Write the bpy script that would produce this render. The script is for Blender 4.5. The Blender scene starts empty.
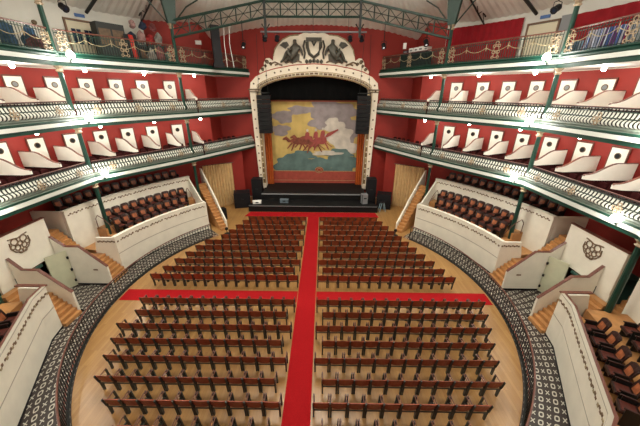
import bpy, bmesh, math, random
from mathutils import Vector, Matrix
random.seed(7)
SC = bpy.context.scene
COL = SC.collection
R_ = math.radians
sin, cos, pi = math.sin, math.cos, math.pi

# ------------------------------------------------------------------ camera
def make_camera():
    cam = bpy.data.cameras.new('camera'); o = bpy.data.objects.new('camera', cam); COL.objects.link(o)
    cam.sensor_fit = 'HORIZONTAL'; cam.sensor_width = 36.0; cam.lens = 36.0 * 289.09 / 640.0
    cam.clip_end = 200; cam.clip_start = 0.05
    th, ro, ya = 0.3975, 0.0059, -0.0109
    f = Vector((sin(ya)*cos(th), cos(ya)*cos(th), -sin(th)))
    r = Vector((cos(ya), -sin(ya), 0)); u = r.cross(f)
    r2 = cos(ro)*r + sin(ro)*u; u2 = -sin(ro)*r + cos(ro)*u
    m = Matrix((r2, u2, -f)).transposed().to_4x4(); m.translation = (0.856, -11.869, 9.537)
    o.matrix_world = m
    SC.camera = o
make_camera()

# ------------------------------------------------------------------ world, house light, exposure
w = bpy.data.worlds.new('world'); SC.world = w; w.use_nodes = True
w.node_tree.nodes['Background'].inputs[0].default_value = (1.0, 0.93, 0.82, 1)
w.node_tree.nodes['Background'].inputs[1].default_value = 0.30
def area(name, loc, size, power, color, target=None):
    l = bpy.data.lights.new(name, 'AREA'); l.shape = 'DISK'; l.size = size; l.energy = power; l.color = color
    o = bpy.data.objects.new(name, l); COL.objects.link(o); o.location = loc
    if target is not None:
        o.rotation_euler = (Vector(target) - Vector(loc)).to_track_quat('-Z', 'Y').to_euler()
    return o
area('dome_house_light', (0, 3.0, 18.2), 8.0, 1700, (1.0, 0.92, 0.78))
area('added_roof_fill', (0, 1.0, 14.6), 5.0, 5500, (0.98, 1.0, 0.96), (0, 1.0, 20))  # added fill aimed upward to brighten the roof, not a lamp of the hall
SC.view_settings.view_transform = 'Standard'; SC.view_settings.look = 'None'
SC.view_settings.gamma = 1.0; SC.view_settings.use_curve_mapping = False
SC.view_settings.exposure = 0.2

# ------------------------------------------------------------------ materials
MATS = {}
def mat(name, col, rough=0.6, metal=0.0, var=0.0, scale=6.0, emit=None, estr=0.0, spec=0.4, coat=0.0):
    if name in MATS: return MATS[name]
    m = bpy.data.materials.new(name); m.use_nodes = True; nt = m.node_tree; b = nt.nodes['Principled BSDF']
    b.inputs['Base Color'].default_value = (*col, 1); b.inputs['Roughness'].default_value = rough
    b.inputs['Metallic'].default_value = metal; b.inputs['Specular IOR Level'].default_value = spec
    if coat: b.inputs['Coat Weight'].default_value = coat
    if var:
        tc = nt.nodes.new('ShaderNodeTexCoord'); n = nt.nodes.new('ShaderNodeTexNoise'); n.inputs['Scale'].default_value = scale
        n.inputs['Detail'].default_value = 4
        r = nt.nodes.new('ShaderNodeValToRGB')
        r.color_ramp.elements[0].position = 0.3; r.color_ramp.elements[1].position = 0.7
        r.color_ramp.elements[0].color = (*[c*(1-var) for c in col], 1); r.color_ramp.elements[1].color = (*[min(1, c*(1+var)) for c in col], 1)
        nt.links.new(tc.outputs['Object'], n.inputs['Vector']); nt.links.new(n.outputs['Fac'], r.inputs['Fac']); nt.links.new(r.outputs['Color'], b.inputs['Base Color'])
    if emit:
        b.inputs['Emission Color'].default_value = (*emit, 1); b.inputs['Emission Strength'].default_value = estr
    MATS[name] = m
    return m

def wood_floor():
    m = mat('floor_boards', (0.55, 0.36, 0.16), rough=0.30, spec=0.5); nt = m.node_tree; b = nt.nodes['Principled BSDF']
    tc = nt.nodes.new('ShaderNodeTexCoord')
    br = nt.nodes.new('ShaderNodeTexBrick'); br.inputs['Scale'].default_value = 1.0
    br.inputs['Brick Width'].default_value = 1.4; br.inputs['Row Height'].default_value = 0.11; br.inputs['Mortar Size'].default_value = 0.004
    br.inputs['Color1'].default_value = (0.42, 0.24, 0.085, 1); br.inputs['Color2'].default_value = (0.34, 0.18, 0.058, 1); br.inputs['Mortar'].default_value = (0.30, 0.16, 0.06, 1)
    mp = nt.nodes.new('ShaderNodeMapping'); mp.inputs['Rotation'].default_value = (0, 0, pi/2)
    n = nt.nodes.new('ShaderNodeTexNoise'); n.inputs['Scale'].default_value = 0.9; n.inputs['Detail'].default_value = 5
    mx = nt.nodes.new('ShaderNodeMixRGB'); mx.blend_type = 'MULTIPLY'; mx.inputs[0].default_value = 0.35
    rp = nt.nodes.new('ShaderNodeValToRGB'); rp.color_ramp.elements[0].position = 0.35; rp.color_ramp.elements[1].position = 0.65
    rp.color_ramp.elements[0].color = (0.6, 0.5, 0.4, 1); rp.color_ramp.elements[1].color = (1, 1, 1, 1)
    L = nt.links.new
    L(tc.outputs['Object'], mp.inputs['Vector']); L(mp.outputs['Vector'], br.inputs['Vector']); L(tc.outputs['Object'], n.inputs['Vector'])
    L(n.outputs['Fac'], rp.inputs['Fac']); L(br.outputs['Color'], mx.inputs[1]); L(rp.outputs['Color'], mx.inputs[2]); L(mx.outputs['Color'], b.inputs['Base Color'])
    return m

def mosaic():
    # ring walkway: alternating pale rings and crosses on a dark ground, laid in polar rows
    m = mat('mosaic_tiles', (0.06, 0.045, 0.04), rough=0.45); nt = m.node_tree; b = nt.nodes['Principled BSDF']; L = nt.links.new
    def node(t): return nt.nodes.new(t)
    def mth(op, a, b2=None, c=None):
        n = node('ShaderNodeMath'); n.operation = op
        for i, v in enumerate((a, b2, c)):
            if v is None: continue
            if isinstance(v, (int, float)): n.inputs[i].default_value = v
            else: L(v, n.inputs[i])
        return n.outputs[0]
    tc = node('ShaderNodeTexCoord'); s = node('ShaderNodeSeparateXYZ'); L(tc.outputs['Object'], s.inputs[0])
    x, y = s.outputs[0], s.outputs[1]
    rr = mth('SQRT', mth('ADD', mth('MULTIPLY', x, x), mth('MULTIPLY', y, y)))
    th = mth('ARCTAN2', x, y)
    u = mth('DIVIDE', mth('SUBTRACT', rr, 9.27), 0.205)
    v = mth('ADD', mth('MULTIPLY', th, 9.9/0.315), mth('MULTIPLY', u, 0.22))
    cu = mth('SUBTRACT', mth('FRACT', u), 0.5); cv = mth('SUBTRACT', mth('FRACT', v), 0.5)
    au, av = mth('ABSOLUTE', cu), mth('ABSOLUTE', cv)
    d = mth('SQRT', mth('ADD', mth('MULTIPLY', cu, cu), mth('MULTIPLY', cv, cv)))
    mxd = mth('MAXIMUM', au, av)
    ring = mth('MULTIPLY', mth('LESS_THAN', mth('ABSOLUTE', mth('SUBTRACT', mth('ADD', mth('MULTIPLY', d, 0.5), mth('MULTIPLY', mxd, 0.5)), 0.27)), 0.075), 1.0)
    cross = mth('MULTIPLY', mth('LESS_THAN', mth('ABSOLUTE', mth('SUBTRACT', au, av)), 0.085), mth('LESS_THAN', d, 0.36))
    par = mth('GREATER_THAN', mth('FRACT', mth('MULTIPLY', mth('FLOOR', u), 0.5)), 0.25)
    pat = mth('ADD', mth('MULTIPLY', par, cross), mth('MULTIPLY', mth('SUBTRACT', 1.0, par), ring))
    nz = node('ShaderNodeTexNoise'); nz.inputs['Scale'].default_value = 5; L(tc.outputs['Object'], nz.inputs['Vector'])
    g = node('ShaderNodeMixRGB'); g.inputs[1].default_value = (0.016, 0.010, 0.009, 1); g.inputs[2].default_value = (0.042, 0.028, 0.023, 1); L(nz.outputs['Fac'], g.inputs[0])
    border = mth('LESS_THAN', mth('ABSOLUTE', mth('SUBTRACT', rr, 9.40)), 0.085)
    mb = node('ShaderNodeMixRGB'); L(border, mb.inputs[0]); L(g.outputs[0], mb.inputs[1]); mb.inputs[2].default_value = (0.17, 0.045, 0.03, 1)
    mx = node('ShaderNodeMixRGB'); L(pat, mx.inputs[0]); L(mb.outputs[0], mx.inputs[1]); mx.inputs[2].default_value = (0.48, 0.46, 0.39, 1)
    L(mx.outputs[0], b.inputs['Base Color'])
    return m

M_FLOOR = wood_floor(); M_MOS = mosaic()
M_CARPET = mat('red_carpet', (0.34, 0.008, 0.011), 0.9, var=0.12, scale=30, spec=0.1)
M_CREAM = mat('cream_plaster', (0.78, 0.75, 0.64), 0.55, var=0.05, scale=2)
M_CREAM_D = mat('door_paint', (0.52, 0.53, 0.38), 0.5, var=0.06, scale=3)
M_WHITE = mat('white_paint', (0.82, 0.83, 0.78), 0.45)
M_FASC = mat('fascia_paint', (0.62, 0.65, 0.60), 0.5)
M_BAL = mat('baluster_paint', (0.60, 0.62, 0.55), 0.5)
M_GROOVE = mat('cream_groove', (0.40, 0.37, 0.30), 0.6)
M_BOX = mat('box_partition_paint', (0.86, 0.83, 0.75), 0.5, var=0.04, scale=2)
M_RED = mat('red_wall_paint', (0.27, 0.020, 0.013), 0.65, var=0.12, scale=0.8)
M_REDC = mat('red_curtain_cloth', (0.26, 0.004, 0.010), 0.85, var=0.1, scale=3)
M_GREYW = mat('grey_white_wall', (0.66, 0.66, 0.60), 0.6, var=0.05, scale=1)
M_GREEN = mat('green_paint', (0.006, 0.040, 0.026), 0.4, var=0.15, scale=3)
M_DGREEN = mat('dark_green_iron', (0.008, 0.031, 0.022), 0.45, var=0.2, scale=4)
M_GREYG = mat('grey_green_moulding', (0.14, 0.17, 0.14), 0.5, var=0.15, scale=4)
M_IRON = mat('black_iron', (0.010, 0.012, 0.011), 0.5)
M_BROWN = mat('brown_handrail', (0.13, 0.045, 0.03), 0.4, var=0.2, scale=5)
M_REDBROWN = mat('pinkish_handrail', (0.16, 0.06, 0.05), 0.35)
M_STEP = mat('step_wood', (0.44, 0.215, 0.078), 0.4, var=0.15, scale=4)
M_STEPD = mat('landing_wood', (0.36, 0.15, 0.05), 0.4, var=0.15, scale=3)
M_CHAIR = mat('chair_veneer', (0.27, 0.055, 0.020), 0.42, var=0.4, scale=3.0)
M_CHAIRL = mat('chair_seat_edge', (0.55, 0.36, 0.20), 0.5)
M_CAST = mat('cast_iron_frame', (0.045, 0.05, 0.042), 0.5)
M_SEATD = mat('dark_brown_leather', (0.030, 0.012, 0.010), 0.4, var=0.3, scale=6)
M_PAD = mat('rust_leather', (0.30, 0.095, 0.038), 0.45, var=0.45, scale=5)
M_BOXCH = mat('maroon_plush', (0.030, 0.005, 0.005), 0.8, spec=0.1, var=0.3, scale=6)
M_GOLD = mat('dull_gold', (0.42, 0.30, 0.14), 0.45, metal=0.3, var=0.2, scale=8)
M_TAN = mat('tan_capital', (0.33, 0.25, 0.16), 0.5, var=0.2, scale=8)
M_ORN = mat('pale_gold_pattern', (0.32, 0.26, 0.15), 0.5, var=0.25, scale=6)
M_ORND = mat('dark_scroll_pattern', (0.16, 0.10, 0.055), 0.5, var=0.3, scale=8)
M_BLACK = mat('matt_black', (0.008, 0.008, 0.010), 0.6, spec=0.25)
M_BLACK2 = mat('stage_black', (0.007, 0.007, 0.007), 0.6, spec=0.2)
M_VOID = mat('dark_fly_void', (0.004, 0.004, 0.004), 0.95, spec=0.05)  # darkness of the fly space put into the colour
M_STATUE = mat('dark_bronze', (0.07, 0.065, 0.05), 0.45, metal=0.2, var=0.3, scale=6)
M_PROS = mat('proscenium_plaster', (0.80, 0.72, 0.58), 0.5, var=0.05, scale=2)
M_STUD = mat('dark_gilt', (0.12, 0.08, 0.04), 0.5)
M_ROOF = mat('roof_sheet', (0.74, 0.73, 0.66), 0.6, var=0.1, scale=0.8)
M_ORANGE = mat('orange_velvet', (0.46, 0.10, 0.015), 0.8, var=0.15, scale=4)
M_CURT = mat('beige_curtain', (0.56, 0.38, 0.18), 0.8, var=0.12, scale=3)
M_GLASS = mat('dark_glass', (0.02, 0.03, 0.06), 0.1)
M_WOODF = mat('door_frame_wood', (0.16, 0.09, 0.05), 0.5)
M_TEAL = mat('teal_paint', (0.02, 0.07, 0.055), 0.5, var=0.2, scale=2)
M_BULB = mat('lit_bulb', (1, 0.97, 0.9), 0.3, emit=(1.0, 0.94, 0.82), estr=22)
M_LED = mat('led_lens', (1, 1, 1), 0.3, emit=(0.85, 0.92, 1.0), estr=0.5)
M_BLUE = mat('blue_sign', (0.06, 0.14, 0.36), 0.5)
M_PAPER = mat('white_paper', (0.85, 0.84, 0.8), 0.7)
M_GREY = mat('mid_grey', (0.22, 0.23, 0.24), 0.5)
M_BLGREY = mat('blue_grey', (0.12, 0.16, 0.19), 0.4)

# ------------------------------------------------------------------ builders
class MB:
    def __init__(self): self.v = []; self.f = []; self.m = []; self.mats = []
    def mi(self, m):
        if m not in self.mats: self.mats.append(m)
        return self.mats.index(m)
    def face(self, pts, m):
        n = len(self.v); self.v += [tuple(p) for p in pts]; self.f.append(tuple(range(n, n+len(pts)))); self.m.append(self.mi(m))
    def grid(self, rows, m, closed_u=False, closed_v=False):
        n = len(self.v); nr, nc = len(rows), len(rows[0])
        for r in rows: self.v += [tuple(p) for p in r]
        k = self.mi(m)
        for i in range(nr if closed_u else nr-1):
            for j in range(nc if closed_v else nc-1):
                a = n+i*nc+j; b = n+i*nc+(j+1) % nc; c = n+((i+1) % nr)*nc+(j+1) % nc; d = n+((i+1) % nr)*nc+j
                self.f.append((a, b, c, d)); self.m.append(k)
    def box(self, c, s, m, rz=0.0, M=None):
        x, y, z = s[0]/2, s[1]/2, s[2]/2
        P = [(-x,-y,-z),(x,-y,-z),(x,y,-z),(-x,y,-z),(-x,-y,z),(x,-y,z),(x,y,z),(-x,y,z)]
        if M is None: M = Matrix.Rotation(rz, 3, 'Z')
        n = len(self.v); C0 = Vector(c)
        self.v += [tuple(M @ Vector(p) + C0) for p in P]
        k = self.mi(m)
        for q in ((0,3,2,1),(4,5,6,7),(0,1,5,4),(1,2,6,5),(2,3,7,6),(3,0,4,7)):
            self.f.append(tuple(n+i for i in q)); self.m.append(k)
    def prism(self, poly, ext, m):
        # poly: planar list of 3-D points, ext: extrusion vector
        n = len(self.v); N = len(poly); e = Vector(ext)
        self.v += [tuple(p) for p in poly] + [tuple(Vector(p)+e) for p in poly]
        k = self.mi(m)
        self.f.append(tuple(range(n+N-1, n-1, -1))); self.m.append(k)
        self.f.append(tuple(range(n+N, n+2*N))); self.m.append(k)
        for i in range(N):
            j = (i+1) % N; self.f.append((n+i, n+j, n+N+j, n+N+i)); self.m.append(k)
    def tube(self, path, r, m, n=6, caps=True):
        path = [Vector(p) for p in path]; rows = []
        rr = r if isinstance(r, (list, tuple)) else [r]*len(path)
        for i, p in enumerate(path):
            t = (path[min(i+1, len(path)-1)] - path[max(i-1, 0)])
            if t.length < 1e-9: t = Vector((0, 0, 1))
            t.normalize(); a = Vector((0, 0, 1)) if abs(t.z) < 0.9 else Vector((1, 0, 0))
            u = t.cross(a).normalized(); w2 = t.cross(u)
            rows.append([p + rr[i]*(cos(2*pi*k/n)*u + sin(2*pi*k/n)*w2) for k in range(n)])
        self.grid(rows, m, closed_v=True)
        if caps: self.face(rows[0][::-1], m); self.face(rows[-1], m)
    def lathe(self, prof, c, m, n=10, axis='Z'):
        rows = []
        for r, z in prof:
            row = []
            for k in range(n):
                a = 2*pi*k/n
                if axis == 'Z': row.append((c[0]+r*cos(a), c[1]+r*sin(a), c[2]+z))
                else: row.append((c[0]+r*cos(a), c[1]+z, c[2]+r*sin(a)))
            rows.append(row)
        self.grid(rows, m, closed_v=True); self.face(rows[0][::-1], m); self.face(rows[-1], m)
    def build(self, name, parent=None, world=False, smooth=False, loc=None):
        me = bpy.data.meshes.new(name)
        off = Vector((0, 0, 0))
        if world and parent is not None:
            q = parent
            while q is not None: off += Vector(q.location); q = q.parent
        elif loc is not None: off = Vector(loc)
        vs = [tuple(Vector(v)-off) for v in self.v] if off.length else self.v
        me.from_pydata(vs, [], self.f); me.polygons.foreach_set('material_index', self.m)
        for m in self.mats: me.materials.append(m)
        bm = bmesh.new(); bm.from_mesh(me); bmesh.ops.remove_doubles(bm, verts=bm.verts, dist=1e-5)
        bmesh.ops.recalc_face_normals(bm, faces=bm.faces); bm.to_mesh(me); bm.free()
        if smooth: me.polygons.foreach_set('use_smooth', [True]*len(me.polygons))
        me.update()
        o = bpy.data.objects.new(name, me); COL.objects.link(o)
        if parent is not None: o.parent = parent
        elif loc is not None: o.location = loc
        return o

def P(az, R, z): a = R_(az); return Vector((R*sin(a), R*cos(a), z))
def struct(o): o['kind'] = 'structure'; return o
def tag(o, label, cat, group=None, kind=None):
    o['label'] = label; o['category'] = cat
    if group: o['group'] = group
    if kind: o['kind'] = kind
    return o
def empty(name, loc, rz=0.0, label=None, cat=None, group=None):
    o = bpy.data.objects.new(name, None); COL.objects.link(o); o.location = loc; o.rotation_euler = (0, 0, rz); o.empty_display_size = 0.2
    if label: tag(o, label, cat, group)
    return o
def copy_tree(o, parent=None):
    c = o.copy(); COL.objects.link(c); c.parent = parent
    for ch in list(o.children): copy_tree(ch, c)
    return c
def ordinal(n):
    return {1: 'first', 2: 'second', 3: 'third', 4: 'fourth', 5: 'fifth', 6: 'sixth', 7: 'seventh', 8: 'eighth', 9: 'ninth', 10: 'tenth', 11: 'eleventh', 12: 'twelfth', 13: 'thirteenth', 14: 'fourteenth', 15: 'fifteenth'}[n]
SIDES = ((-1, 'left'), (1, 'right'))

# ------------------------------------------------------------------ plan data (metres, hall centre at the origin, stage towards +Y)
RF = 9.27                       # wooden floor
RW = 15.0                       # drum wall
RCOL = 12.52
AZC = [43.85, 73.36, 102.06, 131.0]
YST = 15.0                      # stage wall plane
XEND = 5.68
TIER = [5.0, 8.0, 10.89]        # white band heights of the balcony fronts
TFL = [5.10, 8.10, 11.10]       # balcony floors
TNAME = ['lower', 'middle', 'upper']

# ------------------------------------------------------------------ floors
def disc(name, r0, r1, z, m, a0=0, a1=360, n=144, thick=0.0):
    b = MB(); A = [a0+(a1-a0)*i/n for i in range(n+1)]
    if r0 < 1e-6:
        b.face([P(a, r1, z) for a in A[:-1]][::-1], m)
    else:
        b.grid([[P(a, r0, z) for a in A], [P(a, r1, z) for a in A]], m)
    return b.build(name)
o = disc('floor', 0, RF, 0.0, M_FLOOR); struct(o)
o = disc('floor_mosaic_walkway', RF, 15.4, 0.0, M_MOS); struct(o)
b = MB(); b.face([P(-45, 9.3, 0.004), P(-45, 15, 0.004), P(-30, 17.2, 0.004), P(0, 15.1, 0.004), P(30, 17.2, 0.004), P(45, 15, 0.004), P(45, 9.3, 0.004)] + [P(a, 9.25, 0.004) for a in (30, 15, 0, -15, -30)], M_FLOOR)
struct(b.build('floor_stage_apron'))

b = MB(); b.box((0.08, 0.34, 0.006), (0.90, 19.2, 0.012), M_CARPET)
tag(b.build('aisle_carpet'), 'long red carpet running down the central aisle to the stage', 'carpet')
b = MB()
for y0, y1 in ((-0.52, 0.34),):
    for x0, x1, in ((-1, -0.40), (0.56, 1)):
        xa0 = -math.sqrt(9.2**2-y0*y0) if x0 == -1 else x0; xa1 = -math.sqrt(9.2**2-y1*y1) if x0 == -1 else x0
        xb0 = math.sqrt(9.2**2-y0*y0) if x1 == 1 else x1; xb1 = math.sqrt(9.2**2-y1*y1) if x1 == 1 else x1
        b.prism([(xa0, y0, 0.001), (xb0, y0, 0.001), (xb1, y1, 0.001), (xa1, y1, 0.001)], (0, 0, 0.008), M_CARPET)
tag(b.build('cross_carpet'), 'red carpet crossing the floor from side entrance to side entrance', 'carpet')
b = MB(); b.prism([(-5.62, 9.95, 0.006), (5.45, 9.95, 0.006), (5.3, 10.95, 0.006), (-5.35, 10.95, 0.006)], (0, 0, 0.010), M_CARPET)
tag(b.build('stage_front_carpet'), 'red carpet strip laid along the foot of the black stage', 'carpet')

# ------------------------------------------------------------------ drum wall, stage wall, roof
def drum(side, s):
    b = MB(); azs = [25.0+i*(180-25.0)/124 for i in range(125)]
    lev = [(0, 4.78), (4.78, 7.8), (7.8, 10.6), (10.6, 14.5)]
    for z0, z1 in lev:
        for a0, a1 in zip(azs, azs[1:]):
            m = M_RED
            if z0 == 10.6 and a0 > (46.5 if s < 0 else 38): m = M_GREYW
            if z0 > 0 and a0 < 33.0: continue
            b.face([P(s*a0, RW, z0), P(s*a1, RW, z0), P(s*a1, RW, z1), P(s*a0, RW, z1)], m)
    a = min(q for q in azs if q >= 33.0); p = P(s*a, RW, 0)
    b.face([(p.x, p.y, 4.78), (s*8.35, YST+0.02, 4.78), (s*8.35, YST+0.02, 14.5), (p.x, p.y, 14.5)], M_RED)
    a = azs[0]
    p = P(s*a, RW, 0)
    for z0, z1 in ((0, 4.78),):
        b.face([(p.x, p.y, z0), (s*6.99, YST+0.02, z0), (s*6.99, YST+0.02, z1), (p.x, p.y, z1)], M_RED)
    struct(b.build('wall_'+side))
for s, sd in SIDES: drum(sd, s)

OPX, OPZ = 4.62, 10.75
b = MB()
arch_in = [(-4.62, 0), (-4.62, 9.7), (-4.55, 9.78), (-4.1, 10.03), (-3.46, 10.27), (-2.75, 10.44), (-1.5, 10.62), (0, 10.72), (1.5, 10.62), (2.75, 10.44), (3.46, 10.27), (4.1, 10.03), (4.55, 9.78), (4.62, 9.7), (4.62, 0)]
WZ = 15.2
for (x0, z0), (x1, z1) in zip(arch_in[1:-1], arch_in[2:-1]):
    b.face([(x0, YST, z0), (x1, YST, z1), (x1, YST, WZ), (x0, YST, WZ)], M_RED)
for s in (-1, 1): b.face([(s*4.62, YST, 0), (s*8.4, YST, 0), (s*8.4, YST, WZ), (s*4.62, YST, WZ)], M_RED)
struct(b.build('wall_stage'))

def roof():
    b = MB(); rows = []
    n = 240
    for k, R in enumerate((17.6, 15.0, 12.0, 9.0, 6.5)):
        row = []
        for i in range(n*2):
            a = 360.0*i/(n*2); d = abs(a if a <= 180 else a-360)
            t = min(1, max(0, (d-20)/25.0)); base = 14.38*(1-t)+13.78*t
            z = base + (15.0-R)*0.36 + (0.055 if i % 2 else 0.0)
            row.append(P(a, R, z))
        rows.append(row)
    b.grid(rows, M_ROOF, closed_v=True)
    return struct(b.build('ceiling'))
roof()

# ------------------------------------------------------------------ stage house
b = MB()
b.face([(-7, 19.5, 0), (7, 19.5, 0), (7, 19.5, 13), (-7, 19.5, 13)], M_VOID)
for s in (-1, 1): b.face([(s*5.6, YST+.05, 0), (s*5.6, 19.5, 0), (s*5.6, 19.5, 13), (s*5.6, YST+.05, 13)], M_VOID)
b.face([(-7, YST+.05, 12.9), (7, YST+.05, 12.9), (7, 19.5, 12.9), (-7, 19.5, 12.9)], M_VOID)
struct(b.build('wall_fly_tower'))
b = MB(); b.box((0, 16.05, 0.55), (9.3, 6.8, 1.10), M_BLACK2); b.box((0.02, 12.62, 1.06), (9.36, 0.06, 0.10), M_GREY)
struct(b.build('floor_stage'))
st = empty('stage_apron_platform', (0, 11.8, 0), 0, 'low black platform edged in grey along the front of the stage', 'platform')
b = MB(); b.prism([(-5.5, 11.0, 0), (5.5, 11.0, 0), (5.6, 11.5, 0), (4.75, 12.62, 0), (-4.75, 12.62, 0), (-5.6, 11.5, 0)], (0, 0, 0.53), M_BLACK2); b.build('deck', st, True)
b = MB(); b.box((0, 10.99, 0.54), (10.9, 0.05, 0.03), M_GREY); b.build('edge_strip', st, True)

# painted front curtain
def painted_curtain():
    root = empty('painted_stage_curtain', (0, 16.0, 1.1), 0, 'painted stage curtain of red riders charging under a yellow and grey sky', 'curtain')
    m_sky = mat('painted_sky', (0.55, 0.40, 0.13), 0.8, var=0.25, scale=0.6)
    m_gr = mat('painted_cloud_grey', (0.28, 0.24, 0.24), 0.8, var=0.2, scale=1.5)
    m_lt = mat('painted_cloud_pale', (0.55, 0.50, 0.43), 0.8, var=0.2, scale=1.5)
    m_te = mat('painted_sea_teal', (0.10, 0.16, 0.15), 0.8, var=0.3, scale=1.2)
    m_rd = mat('painted_riders_red', (0.20, 0.055, 0.032), 0.8, var=0.4, scale=4)
    m_pk = mat('painted_cloak_pink', (0.30, 0.065, 0.055), 0.8, var=0.2, scale=4)
    m_bord = mat('painted_border', (0.33, 0.06, 0.04), 0.8, var=0.15, scale=3)
    b = MB(); rows = []
    for z in (1.12, 8.82):
        rows.append([(x*0.1*4.3/4.3, 16.0+0.02*sin(x*0.9), z) for x in range(-45, 46)])
    b.grid(rows, m_sky); b.build('canvas', root, True)
    def blob(cx, cz, rx, rz, m, k, seed, y):
        rnd = random.Random(seed); pts = []
        ph = [rnd.uniform(0, 6.28) for _ in range(4)]
        for i in range(40):
            a = 2*pi*i/40; q = 1+0.16*sin(3*a+ph[0])+0.10*sin(5*a+ph[1])+0.07*sin(8*a+ph[2])
            pts.append((max(-4.1, min(4.1, cx+rx*q*cos(a))), y, max(1.9, min(8.7, cz+rz*q*sin(a)))))
        k.face(pts, m)
    k = MB(); y = 15.965
    for i, (cx, cz, rx, rz, m) in enumerate([(-2.9, 7.4, 1.0, 0.55, m_gr), (-1.2, 8.0, 1.2, 0.35, m_gr), (-3.2, 6.2, 0.9, 0.5, m_gr), (1.6, 7.9, 2.2, 0.9, m_gr), (2.9, 6.2, 1.2, 1.6, m_gr), (0.9, 6.9, 1.3, 0.7, m_gr), (2.4, 5.5, 1.2, 1.0, m_lt), (1.8, 6.7, 0.9, 0.6, m_lt), (3.2, 4.6, 0.9, 0.7, m_lt)]):
        blob(cx, cz, rx, rz, m, k, i, y); y -= 0.003
    k.build('painted_clouds', root, True)
    k = MB()
    for i, (cx, cz, rx, rz, m) in enumerate([(-2.4, 3.0, 1.5, 0.9, m_te), (0.2, 2.9, 2.1, 0.8, m_te), (2.8, 3.0, 1.5, 1.0, m_te), (-1.2, 3.9, 1.3, 0.4, m_te), (2.3, 4.1, 1.3, 0.4, m_te), (0.6, 2.3, 3.2, 0.35, m_te)]):
        blob(cx, cz, rx, rz, m, k, 30+i, y); y -= 0.003
    blob(1.2, 4.1, 1.4, 0.22, m_lt, k, 88, y); y -= 0.003
    k.build('painted_hills', root, True)
    k = MB()
    # galloping horses: body, neck, head and legs, painted flat
    for hx, hz, sc, m in ((-1.6, 5.2, 1.0, m_rd), (-0.8, 5.35, 1.05, m_rd), (-0.1, 5.0, 1.0, m_rd), (0.55, 5.25, 1.0, m_pk)):
        def T(L): return [(hx+sc*a, y, hz+sc*c) for a, c in L]
        k.face(T([(-0.7, 0.1), (-0.3, -0.28), (0.3, -0.3), (0.62, -0.05), (0.55, 0.3), (0.1, 0.35), (-0.35, 0.3)]), m); y -= 0.002
        k.face(T([(-0.7, 0.1), (-1.05, 0.45), (-1.4, 0.25), (-1.42, 0.12), (-1.1, 0.12), (-0.9, -0.1), (-0.5, -0.1)]), m); y -= 0.002
        for lx, tx, tz in ((-0.5, -1.0, -0.7), (-0.3, -0.6, -0.9), (0.4, 0.8, -0.8), (0.5, 1.1, -0.55)):
            k.face(T([(lx-0.08, -0.1), (lx+0.1, -0.15), (tx+0.05, tz), (tx-0.06, tz)]), m); y -= 0.001
    k.build('painted_horses', root, True)
    k = MB()
    for hx, hz in ((-0.7, 5.75), (0.1, 5.8), (0.75, 5.9)):
        k.face([(hx-0.25, y, hz-0.3), (hx+0.2, y, hz-0.35), (hx+0.22, y, hz+0.2), (hx+0.05, y, hz+0.35), (hx-0.15, y, hz+0.2)], m_pk); y -= 0.002
        k.face([(hx+0.03+0.11*cos(a*pi/5), y, hz+0.45+0.13*sin(a*pi/5)) for a in range(10)], m_lt); y -= 0.002
    k.face([(0.9, y, 5.5), (1.5, y, 5.75), (2.0, y, 6.1), (2.25, y, 6.25), (2.15, y, 6.35), (1.8, y, 6.2), (1.2, y, 5.95)], m_pk); y -= 0.002
    k.build('painted_riders', root, True)
    k = MB()
    k.box((0, 15.93, 1.72), (8.5, 0.02, 1.2), m_bord); k.box((0, 15.925, 2.34), (8.5, 0.02, 0.06), M_GOLD); k.box((0, 15.925, 1.4), (8.5, 0.02, 0.04), M_GOLD); k.box((0, 15.925, 8.76), (8.5, 0.02, 0.10), m_bord)
    for s in (-1, 1): k.box((s*4.15, 15.92, 5.0), (0.12, 0.02, 7.6), M_GOLD)
    k.prism([(0.45+0.42*cos(a*pi/8), 15.915, 2.45+0.30*sin(a*pi/8)) for a in range(16)], (0, 0.008, 0), m_bord)
    for r in (0.22, 0.40): k.tube([(0.45+r*cos(a*pi/8), 15.91, 2.45+0.72*r*sin(a*pi/8)) for a in range(17)], 0.03, M_GOLD, 4, False)
    k.build('painted_border', root, True)
painted_curtain()
for s, sd in SIDES:
    b = MB(); rows = []
    for z in (1.1, 4, 7, 10.9):
        rows.append([(s*(3.98+0.05*i), 15.55+0.07*sin(i*1.5), z) for i in range(24)])
    b.grid(rows, M_ORANGE)
    o = b.build('stage_side_drape', loc=(s*4.4, 15.55, 1.1)); tag(o, f'orange velvet drape hanging at the {sd} edge of the painted curtain', 'drape', None)
b = MB(); b.grid([[(x*0.2, 15.35+0.03*sin(x*1.3), z) for x in range(-24, 25)] for z in (8.9, 12.5)], M_VOID)  # black sheet in place of the unlit fly opening above the canvas
tag(b.build('dark_fly_sheet'), 'black sheet for the dark fly opening above the painted curtain inside the arch', 'drape')

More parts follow.
